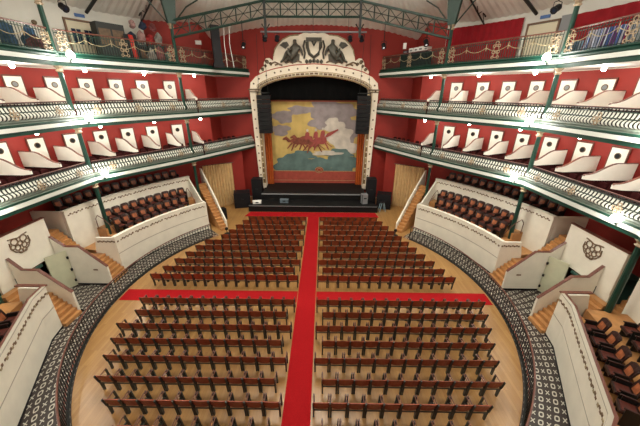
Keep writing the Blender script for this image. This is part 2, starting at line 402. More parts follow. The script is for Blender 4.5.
# proscenium
def proscenium():
    root = empty('proscenium_arch', (0, 14.75, 1.1), 0, 'cream proscenium arch with studded border and sculpted crest over the stage', 'arch')
    inn = [(4.58, 0.95), (4.60, 5), (4.62, 9.62), (4.5, 9.82), (4.05, 10.06), (3.42, 10.29), (2.72, 10.46), (1.5, 10.64), (0, 10.73)]
    mid = [(4.82, 0.95), (4.84, 5), (4.92, 9.62), (4.78, 10.02), (4.28, 10.32), (3.58, 10.58), (2.80, 10.78), (1.55, 10.98), (0, 11.08)]
    out = [(5.12, 0.95), (5.28, 5), (5.42, 9.55), (5.30, 10.22), (4.85, 10.66), (4.05, 11.02), (3.1, 11.26), (1.65, 11.50), (0, 11.60)]
    full = lambda L: [(-x, z) for x, z in L] + [(x, z) for x, z in L[::-1][1:]]
    I, Mi, O = full(inn), full(mid), full(out)
    b = MB(); YF, YB = 14.50, 15.3
    b.grid([[(x, YB, z) for x, z in I], [(x, YF+0.12, z) for x, z in I], [(x, YF, z) for x, z in Mi], [(x, YF, z) for x, z in O], [(x, YST+.01, z) for x, z in O]], M_PROS)
    b.build('frame', root, True)
    b = MB()
    def lerp(A, B, t): return [(a[0]+(c[0]-a[0])*t, a[1]+(c[1]-a[1])*t) for a, c in zip(A, B)]
    dense = lambda L, n: [L[i] for i in range(len(L))] if n == 0 else [(L[i][0]+(L[i+1][0]-L[i][0])*k/n, L[i][1]+(L[i+1][1]-L[i][1])*k/n) for i in range(len(L)-1) for k in range(n)] + [L[-1]]
    for t, r, m in ((0.95, 0.035, M_GOLD), (0.08, 0.045, M_GOLD)):
        b.tube([(x, YF+0.02, z) for x, z in lerp(I, Mi, t)], r, m, 5)
    # scroll panels along the inner band
    L = dense(lerp(I, Mi, 0.55), 4)
    acc = 0
    for i in range(len(L)-1):
        (x0, z0), (x1, z1) = L[i], L[i+1]; d = math.hypot(x1-x0, z1-z0); n = max(1, int(d/0.45))
        for k in range(n):
            t = (k+0.5)/n; acc += 1
            b.box((x0+(x1-x0)*t, YF+0.045, z0+(z1-z0)*t), (0.34*d/n/0.45, 0.05, 0.13) , M_ORND if acc % 3 else M_ORN, M=Matrix.Rotation(-math.atan2(z1-z0, x1-x0), 3, 'Y'))
    b.build('scroll_moulding', root, True)
    b = MB(); L = dense(lerp(Mi, O, 0.5), 6); acc = 0.0
    for i in range(len(L)-1):
        (x0, z0), (x1, z1) = L[i], L[i+1]; acc += math.hypot(x1-x0, z1-z0)
        if acc > 0.6:
            acc = 0; b.lathe([(0.075, 0.0), (0.06, -0.04), (0.02, -0.06)], (x0, YF, z0), M_STUD, 8, 'Y')
    b.build('studs', root, True)
    for s in (-1, 1):
        b = MB(); b.box((s*5.05, 14.47, 9.68), (0.98, 0.16, 0.10), M_STUD); b.box((s*5.05, 14.45, 9.50), (0.80, 0.12, 0.07), M_STUD); b.build('capital', root, True)
        b = MB(); b.box((s*4.85, 14.45, 1.28), (0.62, 0.2, 0.4), M_PROS); b.build('plinth', root, True)
    b = MB(); b.tube([(x, 14.5, z+0.02) for x, z in O[3:-3]], 0.035, mat('red_line', (0.4, 0.05, 0.03), 0.5), 5); b.build('red_line', root, True)
    # crest
    top = [(4.5, 10.85), (4.55, 11.05), (4.38, 11.32), (4.15, 11.45), (4.1, 11.75), (3.92, 12.02), (3.65, 12.05), (3.36, 11.85), (3.30, 12.2), (3.16, 12.66), (2.90, 13.02), (2.5, 13.36), (1.9, 13.62), (1.2, 13.68), (0.75, 13.84), (0.3, 13.78), (0, 13.82)]
    base = [(x, z) for x, z in out[3:]]
    poly = [(-x, 14.72, z) for x, z in top] + [(x, 14.72, z) for x, z in top[::-1][1:]]
    poly += [(x, 14.72, z-0.05) for x, z in base[2:]] + [(-x, 14.72, z-0.05) for x, z in base[::-1][1:-2]]
    b = MB(); b.prism(poly, (0, 0.26, 0), M_PROS); b.build('crest', root, True)
    for s in (-1, 1):
        b = MB()
        b.tube([(s*x, 14.70, z) for x, z in top[8:14]], 0.05, M_ORN, 5)
        for cx, cz, r in ((4.25, 11.2, 0.13), (3.85, 11.75, 0.15), (4.0, 11.45, 0.1), (3.55, 11.6, 0.12)):
            b.tube([(s*(cx+r*cos(a*0.7)*(1-a/14)), 14.69, cz+r*sin(a*0.7)*(1-a/14)) for a in range(12)], 0.055, M_STUD, 5)
        for cx, cz in ((2.9, 11.62), (2.0, 11.78), (3.2, 11.75), (1.3, 11.85)):
            b.tube([(s*(cx-0.3), 14.68, cz-0.12), (s*cx, 14.66, cz), (s*(cx+0.3), 14.68, cz-0.10)], 0.06, M_ORND, 5)
        b.build('crest_scroll', root, True)
        # seated relief figure
        figure(root, s)
    b = MB()   # lyre shaped shield and garland
    b.tube([(x, 14.66, z) for x, z in ((-0.55, 13.2), (-0.52, 12.8), (-0.36, 12.35), (0, 12.1), (0.36, 12.35), (0.52, 12.8), (0.55, 13.2))], 0.13, M_STATUE, 7)
    b.box((0, 14.66, 13.36), (1.25, 0.2, 0.26), M_STATUE)
    b.tube([(-0.15, 14.66, 13.25), (0, 14.64, 12.95), (0.15, 14.66, 13.25)], 0.10, M_STATUE, 6)
    for x in (-0.6, -0.3, 0, 0.3, 0.6):
        b.lathe([(0.02, 0.16), (0.14, 0.05), (0.15, -0.05), (0.03, -0.15)], (x, 14.68, 11.86-abs(x)*0.1), M_STATUE, 7, 'Z')
    for s in (-1, 1): b.tube([(s*0.72, 14.68, 13.3), (s*0.85, 14.66, 12.9), (s*0.72, 14.68, 12.4), (s*0.8, 14.68, 12.0)], 0.08, M_STATUE, 6)
    b.build('crest_shield', root, True)

def skin_figure(name, pts, edges, parent, m, head=None):
    me = bpy.data.meshes.new(name)
    q = parent; off = Vector((0, 0, 0))
    while q is not None: off += Vector(q.location); q = q.parent
    me.from_pydata([tuple(Vector(p[0])-off) for p in pts], edges, [])
    o = bpy.data.objects.new(name, me); COL.objects.link(o); o.parent = parent
    md = o.modifiers.new('skin', 'SKIN'); md.use_smooth_shade = True
    for i, p in enumerate(pts): me.skin_vertices[0].data[i].radius = (p[1]*1.3, p[1]*1.3)
    me.skin_vertices[0].data[0].use_root = True
    o.modifiers.new('sub', 'SUBSURF').levels = 1
    me.materials.append(m)
    return o
def figure(root, s):
    y = 14.52
    def q(x, z, r, dy=0.0): return ((s*x, y+dy, z), r)
    pts = [q(1.60, 12.05, 0.27), q(1.50, 12.45, 0.25), q(1.46, 12.82, 0.27), q(1.49, 13.06, 0.09), q(1.52, 13.24, 0.13), q(1.52, 13.36, 0.11),
           q(1.18, 12.80, 0.10), q(1.00, 12.55, 0.085), q(0.92, 12.30, 0.065), q(0.92, 12.20, 0.06),          # arm beside the shield
           q(1.78, 12.75, 0.10), q(2.02, 12.50, 0.085), q(2.06, 12.66, 0.065), q(2.06, 12.75, 0.06),           # arm on the raised knee
           q(1.85, 12.15, 0.17, -0.08), q(2.14, 12.52, 0.13, -0.08), q(2.34, 12.12, 0.10), q(2.56, 11.80, 0.075), q(2.74, 11.74, 0.055),
           q(1.85, 11.98, 0.15), q(2.14, 12.02, 0.12), q(2.26, 11.78, 0.085), q(2.40, 11.70, 0.065)]
    ed = [(0, 1), (1, 2), (2, 3), (3, 4), (4, 5), (2, 6), (6, 7), (7, 8), (8, 9), (2, 10), (10, 11), (11, 12), (12, 13), (0, 14), (14, 15), (15, 16), (16, 17), (17, 18), (0, 19), (19, 20), (20, 21), (21, 22)]
    f = skin_figure('relief_figure', pts, ed, root, M_STATUE)
    f['label'] = 'dark bronze seated figure in relief'
    b = MB(); b.prism([(s*1.2, 14.62, 11.85), (s*1.15, 14.62, 12.3), (s*1.45, 14.62, 12.45), (s*2.05, 14.62, 12.2), (s*2.2, 14.62, 11.75), (s*1.6, 14.62, 11.7)], (0, 0.1, 0), M_STATUE)
    b.prism([(s*2.3, 14.65, 12.7), (s*2.75, 14.65, 12.95), (s*2.5, 14.65, 13.15), (s*2.15, 14.65, 13.2), (s*2.0, 14.65, 12.95)], (0, 0.07, 0), M_STATUE)
    b.build('drapery', root, True)
proscenium()

# ------------------------------------------------------------------ balconies
def poly_pts(s, off, z):
    """outline of a balcony front, from the stage end to the rearmost column; off < 0 moves it into the hall"""
    pts = [Vector((s*(XEND+off*1.1), YST, z))]
    for a in AZC: pts.append(P(s*a, RCOL+off, z))
    return pts
def sweep(b, s, prof, m):
    rows = [poly_pts(s, o, z) for o, z in prof]
    b.grid(rows, m)
def slab(s, sd, t):
    zf = TFL[t]; zs = TIER[t]-0.25
    b = MB()
    front = poly_pts(s, -0.05, 0); front = [front[0]] + front[1:]
    # inner and outer strips with the same number of points
    dens = []
    for A, B in zip(front, front[1:]):
        for k in range(8): dens.append(A.lerp(B, k/8))
    dens.append(front[-1])
    outer = []
    for p in dens:
        a = math.degrees(math.atan2(p.x*s, p.y)); outer.append(P(s*a, RW-0.02, 0) if a > 33.5 else Vector((s*(5.75+2.55*(a-20.7)/12.8), YST-0.02, 0)) if a < 30 else Vector((s*8.28, 12.6+2.38*min(1, (33.5-a)/3.5), 0)))
    up = lambda L, z: [(p.x, p.y, z) for p in L]
    b.grid([up(dens, zf), up(outer, zf)], M_STEPD)
    b.grid([up(dens, zs), up(outer, zs)], M_WHITE if t else M_CREAM)
    b.grid([up(dens, zs), up(dens, zf)], M_GREEN)
    return struct(b.build(f'floor_{TNAME[t]}_balcony_{sd}'))
def fascia(s, sd, t):
    z = TIER[t]; b = MB()
    sweep(b, s, [(-0.06, z-0.27), (-0.16, z-0.27), (-0.16, z-0.09)], M_GREEN)
    sweep(b, s, [(-0.16, z-0.09), (-0.24, z-0.09), (-0.24, z+0.08), (-0.17, z+0.08)], M_FASC)
    sweep(b, s, [(-0.17, z+0.08), (-0.22, z+0.12), (-0.22, z+0.19)], M_GREEN)
    sweep(b, s, [(-0.22, z+0.19), (-0.14, z+0.24), (-0.20, z+0.28), (-0.20, z+0.34), (-0.02, z+0.34), (-0.02, z-0.27)], M_GREYG if t < 2 else M_GREEN)
    return struct(b.build(f'trim_{TNAME[t]}_balcony_{sd}'))
BAYN = ['bay beside the stage', 'second bay from the stage', 'third bay from the stage', 'fourth bay from the stage']
def balustrade(s, sd, t, k):
    z = TIER[t]+0.34; V = poly_pts(s, -0.10, z); A, B = V[k], V[k+1]
    L = (B-A).length; d = (B-A).normalized(); n = Vector((d.y, -d.x, 0)) * (1 if s < 0 else -1)   # n points outwards
    if n.dot(Vector((A.x, A.y, 0))) < 0: n = -n
    M = Matrix((d, n, Vector((0, 0, 1)))).transposed()
    kind = 'white pot-bellied balustrade' if t < 2 else 'iron railing with gilt swags'
    root = empty('balustrade' if t < 2 else 'iron_railing', (A+B)/2, 0, f'{kind} on the {TNAME[t]} balcony, {sd} side, {BAYN[k]}', 'balustrade' if t < 2 else 'railing')
    X = lambda u, o, h: (d*(u-L/2) + n*o + Vector((0, 0, h)))
    m0, m1 = 0.14, L-0.14
    if t < 2:
        kz = 0.86 if t == 0 else 1.0; X0 = X; X = lambda u, o, h: X0(u, o, h*kz)
        b = MB(); b.prism([X(m0, 0.12, 0.67), X(m1, 0.12, 0.67), X(m1, 0.12, 0.705), X(m0, 0.12, 0.705)], n*0.06, M_REDBROWN); b.build('handrail', root)
        b = MB(); N = int(L/0.165)
        for i in range(N+1):
            u = m0+(m1-m0)*i/N
            for prof in (((-0.02, 0.01), (-0.11, 0.06), (-0.15, 0.14), (-0.12, 0.22), (-0.04, 0.28)), ((-0.02, 0.33), (0.03, 0.42), (0.05, 0.52))):
                for (o0, z0), (o1, z1) in zip(prof, prof[1:]):
                    b.face([X(u-0.046, o0, z0), X(u+0.046, o0, z0), X(u+0.046, o1, z1), X(u-0.046, o1, z1)], M_BAL)
        b.build('baluster_grille', root)
        b = MB(); b.prism([X(m0, 0.10, 0.0), X(m1, 0.10, 0.0), X(m1, 0.10, 0.55), X(m0, 0.10, 0.55)], n*0.02, M_IRON); b.build('back_panel', root)
        b = MB()
        b.tube([X(m0, -0.03, 0.305), X(m1, -0.03, 0.305)], 0.016, M_DGREEN, 5)
        b.tube([X(m0, 0.06, 0.54), X(m1, 0.06, 0.54)], 0.022, M_DGREEN, 5); b.tube([X(m0, 0.12, 0.66), X(m1, 0.12, 0.66)], 0.02, M_IRON, 5)
        nn = int(L/0.30)
        for i in range(nn):
            u = m0+(m1-m0)*(i+0.5)/nn
            b.tube([X(u-0.13, 0.08, 0.56), X(u-0.06, 0.09, 0.64), X(u, 0.08, 0.57), X(u+0.06, 0.09, 0.64), X(u+0.13, 0.08, 0.56)], 0.020, M_IRON, 4)
        b.build('top_scroll_grille', root)
        for q in ((0.16, 0.5, 0.84) if L > 6 else (0.2, 0.55, 0.9)):
            b = MB(); u = L*q
            for cx, cz, r in ((0, 0.10, 0.08), (0, 0.40, 0.08), (-0.11, 0.25, 0.08), (0.11, 0.25, 0.08), (0, 0.25, 0.05)):
                b.tube([X(u+cx+r*cos(a*pi/5), -0.19+0.5*max(0, cz-0.25), cz+r*sin(a*pi/5)) for a in range(11)], 0.022, M_TAN, 5, False)
            b.build('gilt_medallion', root)
    else:
        b = MB(); b.tube([X(m0, 0, 0.93), X(m1, 0, 0.93)], 0.035, M_BROWN, 6); b.build('handrail', root)
        b = MB(); N = int(L/0.135)
        for i in range(N+1):
            u = m0+(m1-m0)*i/N; b.tube([X(u, 0, 0.0), X(u, 0, 0.92)], 0.017, M_DGREEN, 4)
        for h in (0.05, 0.80): b.tube([X(m0, 0, h), X(m1, 0, h)], 0.016, M_DGREEN, 4)
        b.build('bar_grille', root)
        b = MB(); n_s = max(3, int(L/1.1))
        for i in range(n_s):
            u0, u1 = m0+(m1-m0)*i/n_s, m0+(m1-m0)*(i+1)/n_s
            b.tube([X(u0+(u1-u0)*t2, -0.03, 0.62-0.20*(1-(2*t2-1)**2)) for t2 in [k2/8 for k2 in range(9)]], 0.016, M_ORN, 5)
            b.tube([X(u0, -0.03, 0.80), X(u0, -0.03, 0.45)], [0.012, 0.024], M_ORN, 5)
        b.build('gilt_swags', root)
        for q in (0.06, 0.5, 0.94):
            b = MB(); u = L*q
            for cx, cz, r in ((0, 0.2, 0.12), (0, 0.5, 0.14), (0, 0.78, 0.09), (-0.14, 0.36, 0.07), (0.14, 0.36, 0.07), (-0.14, 0.65, 0.06), (0.14, 0.65, 0.06), (-0.15, 0.1, 0.06), (0.15, 0.1, 0.06)):
                b.tube([X(u+cx+r*cos(a*pi/5), -0.05, cz+r*sin(a*pi/5)) for a in range(11)], 0.022, M_TAN, 5, False)
            b.build('gilt_panel', root)
for s, sd in SIDES:
    for t in range(3):
        slab(s, sd, t); fascia(s, sd, t)
        for k in range(4): balustrade(s, sd, t, k)

# columns, one length per storey
ZBASE = 1.15
def column(s, sd, k, z0, z1, storey):
    c = P(s*AZC[k], RCOL, 0)
    names = ['nearest the stage', 'second from the stage', 'third from the stage', 'fourth from the stage']
    root = empty('iron_column', (c.x, c.y, z0), 0, f'green cast iron column {storey}, {sd} side, {names[k]}', 'column')
    b = MB(); H = z1-z0
    b.lathe([(0.13, 0.14), (0.115, 0.3), (0.10, H-0.28)], (0, 0, 0), M_GREEN, 8); b.build('shaft', root)
    b = MB(); b.lathe([(0.20, 0.0), (0.20, 0.08), (0.14, 0.14)], (0, 0, 0), M_GREEN, 8); b.build('base', root)
    b = MB(); b.lathe([(0.105, H-0.28), (0.17, H-0.22), (0.12, H-0.16), (0.13, H-0.10), (0.20, H-0.03), (0.20, H)], (0, 0, 0), M_TAN, 8); b.build('capital', root)
for s, sd in SIDES:
    for k in range(3):
        base = [0.0, ZBASE, ZBASE][k]
        column(s, sd, k, base, TIER[0]-0.27, 'of the ground floor')
        column(s, sd, k, TFL[0], TIER[1]-0.27, 'on the lower balcony')
        column(s, sd, k, TFL[1], TIER[2]-0.27, 'on the middle balcony')
        column(s, sd, k, TFL[2], 13.35, 'on the upper balcony')

# globe lamps beside the columns and small lights under the balconies
def globe(s, sd, t, k, az):
    p = P(s*az, 12.02, TIER[t]+0.22); out = P(s*az, 1, 0)
    names = ['first', 'second', 'third', 'fourth', 'fifth']
    root = empty('globe_lamp', p, -R_(s*az), f'lit globe lamp on the {TNAME[t]} balcony front, {sd} side, by the {names[k]} column', 'lamp')
    b = MB(); b.lathe([(0.03, 0.17), (0.10, 0.14), (0.165, 0.05), (0.17, -0.04), (0.12, -0.13), (0.03, -0.17)], (0, 0, 0), M_BULB, 12); b.build('globe', root, smooth=True)
    b = MB(); b.tube([(0, 0.32, -0.08), (0, 0.1, -0.30), (0, 0, -0.18)], 0.03, M_DGREEN, 6); b.lathe([(0.07, -0.20), (0.09, -0.15)], (0, 0, 0), M_DGREEN, 8); b.build('bracket', root)
    l = bpy.data.lights.new('globe_bulb', 'POINT'); l.energy = (165 if t else 110) if k < 2 or t else 50; l.color = (1.0, 0.97, 0.88); l.shadow_soft_size = 0.2
    lo = bpy.data.objects.new('globe_bulb', l); COL.objects.link(lo); lo.parent = root; lo.location = (0, -0.25, 0)
for s, sd in SIDES:
    for t in range(3):
        globe(s, sd, t, 1, 71.6); globe(s, sd, t, 2, 98.5); 
        if t: globe(s, sd, t, 3, 127.5); globe(s, sd, t, 4, 154.0)
def soffit_light(s, sd, t, i, az):
    z = TIER[t]-0.25; p = P(s*az, 13.2, z)
    root = empty('soffit_light', p, -R_(s*az), f'small round lit lamp under the {TNAME[t]} balcony, {sd} side, {ordinal(i+1)} from the stage', 'lamp')
    b = MB(); b.lathe([(0.15, 0.0), (0.15, -0.03), (0.11, -0.05)], (0, 0, 0), M_WHITE, 12); b.build('rim', root)
    b = MB(); b.lathe([(0.08, -0.05), (0.095, -0.13), (0.07, -0.20), (0.02, -0.22)], (0, 0, 0), M_BULB, 12); b.build('bulb', root)
    l = bpy.data.lights.new('soffit_bulb', 'POINT'); l.energy = 70; l.color = (1.0, 0.95, 0.84); l.shadow_soft_size = 0.1
    lo = bpy.data.objects.new('soffit_bulb', l); COL.objects.link(lo); lo.parent = root; lo.location = (0, 0, -0.36)
for s, sd in SIDES:
    for t in (1, 2):
        for i, az in enumerate((38.6, 52.3, 66.2, 80.0, 94.0)): soffit_light(s, sd, t, i, az)

# ------------------------------------------------------------------ boxes of the two balconies
DIV = [39.6, 46.9, 53.4, 59.8, 66.0, 73.0, 79.4, 85.8, 92.2, 98.6]
def partition(s, sd, t, i, az):
    z = 0.0; root = empty('box_partition', P(s*az, 15.0, TFL[t]), -R_(s*az), f'cream curved box partition on the {TNAME[t]} balcony, {sd} side, {ordinal(i+1)} from the stage', 'partition')
    prof = [(-0.04, 0.76), (-0.04, 1.54), (-1.02, 1.54), (-1.22, 1.49), (-1.42, 1.40), (-1.62, 1.29), (-1.82, 1.18), (-2.02, 1.10), (-2.2, 1.06), (-2.38, 1.05), (-2.42, 1.0), (-2.42, 0.86), (-2.0, 0.80)]
    b = MB(); b.prism([(-0.035, y, h) for y, h in prof], (0.07, 0, 0), M_BOX); b.build('panel', root)
    b = MB(); b.prism([(-0.03, y, h) for y, h in ((-0.04, 0), (-0.04, 0.76), (-2.0, 0.80), (-2.36, 0.80), (-2.36, 0))], (0.06, 0, 0), M_BOXCH); b.build('base_panel', root)
    b = MB(); rows = []
    for y, h in prof[1:11]: rows.append([(-0.045, y, h), (0.045, y, h), (0.045, y, h+0.025), (-0.045, y, h+0.025)])
    b.grid(rows, M_BROWN, closed_v=True); b.build('cap_rail', root)
def box_door(s, sd, t, i, az):
    root = empty('box_door', P(s*az, 14.96, TFL[t]), -R_(s*az), f'cream box door with round {"black" if t == 0 else "ringed"} window, {TNAME[t]} balcony, {sd} side, {ordinal(i+1)} from the stage', 'door')
    b = MB(); b.box((0, -0.02, 1.03), (0.74, 0.05, 2.04), M_BOX); b.build('leaf', root)
    b = MB()
    for x in (-0.395, 0.395): b.box((x, -0.02, 1.04), (0.05, 0.06, 2.08), M_BROWN)
    b.box((0, -0.02, 2.10), (0.84, 0.06, 0.05), M_BROWN); b.build('frame', root)
    b = MB(); b.lathe([(0.15, -0.045), (0.15, -0.065), (0.105, -0.065)], (0, 0, 1.70), M_STUD, 14, 'Y'); rim = b.build('porthole_rim', root)
    b = MB(); b.lathe([(0.105, -0.045), (0.105, -0.07)], (0, 0, 1.70), M_BLACK if t == 0 else M_GREY, 14, 'Y'); b.build('porthole_glass', rim)
for s, sd in SIDES:
    for t in (0, 1):
        for i, az in enumerate(DIV): partition(s, sd, t, i, az)
        for i, az in enumerate((43.7, 50.5, 56.7, 63.0, 69.2, 76.0, 82.4, 88.8, 95.2)): box_door(s, sd, t, i, az)
# maroon chairs in the boxes
def box_chair_mesh():
    b = MB()
    b.box((0, 0, 0.36), (0.39, 0.44, 0.10), M_BOXCH)
    b.grid([[(-0.185, 0.20, 0.45), (-0.195, 0.24, 0.6), (-0.17, 0.27, 0.76), (0, 0.28, 0.79), (0.17, 0.27, 0.76), (0.195, 0.24, 0.6), (0.185, 0.20, 0.45)], [(-0.185, 0.25, 0.45), (-0.195, 0.29, 0.6), (-0.17, 0.32, 0.76), (0, 0.33, 0.79), (0.17, 0.32, 0.76), (0.195, 0.29, 0.6), (0.185, 0.25, 0.45)]], M_BOXCH)
    for yy in (0.20, 0.25):
        b.face([(-0.185, yy, 0.45), (0.185, yy, 0.45), (0.195, yy+0.04, 0.6), (0.17, yy+0.07, 0.76), (0, yy+0.08, 0.79), (-0.17, yy+0.07, 0.76), (-0.195, yy+0.04, 0.6)], M_BOXCH)
    for x in (-0.165, 0.165):
        for y in (-0.19, 0.22): b.box((x, y, 0.16), (0.04, 0.04, 0.32), M_BROWN)
    return b
first_box_chair = [None]
def box_chair(s, sd, t, az, R, rowname, n):
    lab = f'maroon chair in a {TNAME[t]} balcony box, {sd} side, {rowname}, {ordinal_long(n)} from the stage'
    if first_box_chair[0] is None:
        o = box_chair_mesh().build('box_chair'); first_box_chair[0] = o
    else:
        o = first_box_chair[0].copy(); COL.objects.link(o)
    o.location = P(s*az, R, TFL[t]); o.rotation_euler = (0, 0, -R_(s*az))
    tag(o, lab, 'chair', f'maroon chairs of the {TNAME[t]} balcony')
def ordinal_long(n):
    if n <= 15: return ordinal(n)
    return f'{n}th' if n % 10 not in (1, 2, 3) else {1: f'{n}st', 2: f'{n}nd', 3: f'{n}rd'}[n % 10]
for s, sd in SIDES:
    for t in (0,):
        n = 0; rows = [(12.95, 'front row')] if t else [(13.08, 'front row'), (13.85, 'back row')]
        for R, nm in rows:
            n = 0
            for i in range(9):
                a0, a1 = DIV[i], DIV[i+1]
                for q in (0.19, 0.5, 0.81) if R < 13.3 else (0.3, 0.68):
                    az = a0+(a1-a0)*q
                    if min(abs(az-c) for c in AZC) < 2.4 and R < 13.3: continue
                    if az < 44.5 and R < 13.3: continue
                    n += 1; box_chair(s, sd, t, az, R, nm, n)
        if t == 0:
            for j in range(7):     # chairs of the end bay beside the stage
                if j == 4: continue
                f = j/6.0; p = Vector((s*6.95, 14.3, 0)).lerp(Vector((s*8.5, 11.6, 0)), f)
                o = first_box_chair[0].copy(); COL.objects.link(o); o.location = (p.x, p.y, TFL[0]); o.rotation_euler = (0, 0, -R_(s*62))
                tag(o, f'maroon chair at the balustrade beside the stage, lower balcony, {sd} side, {ordinal(j+1 if j < 4 else j)} from the arch', 'chair', 'maroon chairs of the lower balcony')

# ------------------------------------------------------------------ ground floor: side boxes, passages, stairs
ZB, ZP = 1.15, 2.12             # box floor and parapet height
def arcwall(b, s, R0, R1, a0, a1, z0, z1, m, n=40):
    A = [s*(a0+(a1-a0)*i/n) for i in range(n+1)]
    rows = [[P(a, R0, z0) for a in A], [P(a, R0, z1) for a in A], [P(a, R1, z1) for a in A], [P(a, R1, z0) for a in A]]
    b.grid(rows, m, closed_u=True)
    for a in (A[0], A[-1]): b.face([P(a, R0, z0), P(a, R0, z1), P(a, R1, z1), P(a, R1, z0)], m)
def pattern_band(b, s, R, a0, a1, z, h, step=0.11, straight=False):
    n = int(abs(a1-a0)*pi/180*R/step)
    for i in range(n):
        a = a0+(a1-a0)*(i+0.5)/n
        if i % 9 == 8: continue
        dz = 0.025*(1 if i % 2 else -1)
        c = P(s*a, R, z+dz); rz = -R_(s*a)
        if straight: c = P(s*a0, R, z+dz).lerp(P(s*a1, R, z+dz), (i+0.5)/n); rz = -R_(s*(a0+a1)/2)
        b.box(c, (step*0.85, 0.012, h*(0.75 if i % 3 else 1.0)), M_ORND if i % 4 else M_ORN, rz=rz)
def side_boxes(s, sd):
    # stage-side wedge
    aE = 79.2
    for (a0, a1, nm) in ((45.6, aE, 'stage side'), (102.2, 136.0, 'rear')):
        b = MB()
        for q0, q1, n in (((a0, a1, 40),) if nm == 'stage side' else ((102.4, 106.6, 1), (106.6, 131.3, 1), (131.3, 150.0, 1))):
            arcwall(b, s, 10.70, 10.86, q0, q1, 0, ZP, M_CREAM, n)
            arcwall(b, s, 10.69, 10.80, q0, q1, ZP, ZP+0.04, M_CREAM if nm == 'stage side' else M_GROOVE, n); arcwall(b, s, 10.80, 10.88, q0, q1, ZP-0.02, ZP+0.05, M_CREAM if nm == 'stage side' else M_BROWN, n)
            arcwall(b, s, 10.692, 10.70, q0, q1, 1.10, 1.14, M_GROOVE, n); arcwall(b, s, 10.675, 10.70, q0, q1, 0, 0.06, M_BLACK, n)
            pattern_band(b, s, 10.69, q0+(0.4 if n > 1 else 0), q1-(0.4 if n > 1 else 0), ZP-0.26, 0.10, straight=(n == 1))
        struct(b.build(f'wall_{nm.replace(" ", "_")}_box_front_{sd}'))
        b = MB()      # stepped floor of the box
        for R0, R1, z in ((10.86, 11.75, ZB), (11.75, 12.45, ZB+0.38), (12.45, 13.15, ZB+0.80 if nm == 'stage side' else ZB+0.38)):
            if z > ZB: arcwall(b, s, R0, R1, a0, min(a1, 74.3) if nm == 'stage side' else a1, ZB, z, M_STEP)
            elif nm == 'stage side': arcwall(b, s, 10.86, 13.15, a0, a1, 0.02, z, M_STEP)
            else:
                for q0, q1 in ((102.4, 106.6), (106.6, 131.3), (131.3, 136.0)): arcwall(b, s, 10.86, 13.15, q0, q1, 0.02, z, M_STEP, 1)
        struct(b.build(f'floor_{nm.replace(" ", "_")}_box_{sd}'))
        b = MB(); a1b = 80.5 if nm == 'stage side' else a1; a0b = 45.1 if nm == 'stage side' else 101.2
        arcwall(b, s, 13.15, 13.32, a0b, a1b, 0.02, 3.52, M_CREAM); arcwall(b, s, 13.10, 13.36, a0b, a1b, 3.52, 3.57, M_CREAM)
        pattern_band(b, s, 13.145, a0b+0.6, a1b-0.6, 3.30, 0.09)
        struct(b.build(f'wall_{nm.replace(" ", "_")}_rear_parapet_{sd}'))
        b = MB(); arcwall(b, s, 13.32, 14.98, a0b, a1b, 0.02, 3.02, M_STEPD); struct(b.build(f'floor_{nm.replace(" ", "_")}_rear_row_{sd}'))
    # end wall beside the stage stairs
    b = MB(); a = 45.2; t = 0.09
    prof = [(10.70, 0), (10.70, ZP+0.02), (11.3, ZP+0.02), (13.05, 3.35), (13.15, 3.5), (13.15, 0)]
    d = P(s*(a+90), t, 0)
    b.prism([P(s*a, R, z) for R, z in prof], d, M_CREAM)
    struct(b.build(f'wall_box_end_{sd}'))
    # end walls beside the passage steps
    for yy, nm in ((2.0, 'stage side'), (-2.3, 'rear')):
        b = MB(); sg = 1 if yy > 0 else -1; xi = math.sqrt(10.7**2-yy*yy)
        b.prism([(s*xi, yy, 0), (s*xi, yy, ZP), (s*(xi+1.05), yy, ZP), (s*(xi+1.25), yy, 1.3), (s*(xi+1.25), yy, 0)], (0, sg*0.10, 0), M_CREAM)
        if nm == 'rear': b.prism([(s*xi, yy-0.03, ZP), (s*(xi+1.25), yy-0.03, ZP), (s*(xi+1.25), yy-0.03, ZP+0.05), (s*xi, yy-0.03, ZP+0.05)], (0, 0.14, 0), M_BROWN)
        for i in range(9): b.box((s*(xi+0.08+0.11*i), yy-sg*0.006, ZP-0.25+(0.03 if i % 2 else 0)), (0.09, 0.012, 0.09), M_ORND)
        struct(b.build(f'wall_{nm.replace(" ", "_")}_box_return_{sd}'))
        b = MB(); x1 = 13.05
        b.prism([(s*x1, yy+sg*0.2, 1.1), (s*x1, yy+sg*0.2, 3.52), (s*14.9, yy+sg*0.2, 3.52), (s*14.9, yy+sg*0.2, 1.1)], (0, sg*0.15, 0), M_CREAM)
        struct(b.build(f'wall_{nm.replace(" ", "_")}_upper_return_{sd}'))
    # passage walls with brown handrails
    for yy, nm in ((0.68, 'far'), (-1.30, 'near')):
        sg = 1 if yy > 0 else -1
        root = empty('passage_parapet', (s*11.5, yy, 0), 0, f'cream stepped parapet with brown handrail, {nm} side of the {sd} entrance passage', 'parapet')
        dx = 0.0 if nm == 'far' else 0.14
        prof = [(10.28, 0), (10.28, 1.12), (11.42, 2.28), (12.12, 2.28), (12.70, 2.82), (12.70, 0)]
        prof = [(min(12.7, x+dx), z) for x, z in prof]
        b = MB(); b.prism([(s*x, yy, z) for x, z in prof], (0, sg*0.10, 0), M_CREAM); b.build('panel', root, True)
        b = MB(); rows = []
        for x, z in prof[1:5]: rows.append([(s*x, yy-sg*0.02, z), (s*x, yy+sg*0.12, z), (s*x, yy+sg*0.12, z+0.03), (s*x, yy-sg*0.02, z+0.03)])
        b.grid(rows, M_BROWN, closed_v=True); b.face(rows[0], M_BROWN); b.face(rows[-1], M_BROWN); b.build('handrail', root, True)
        b = MB(); b.box((s*11.2, yy-sg*0.008, 0.05), (1.8, 0.015, 0.10), M_BLACK); b.build('skirting', root, True)
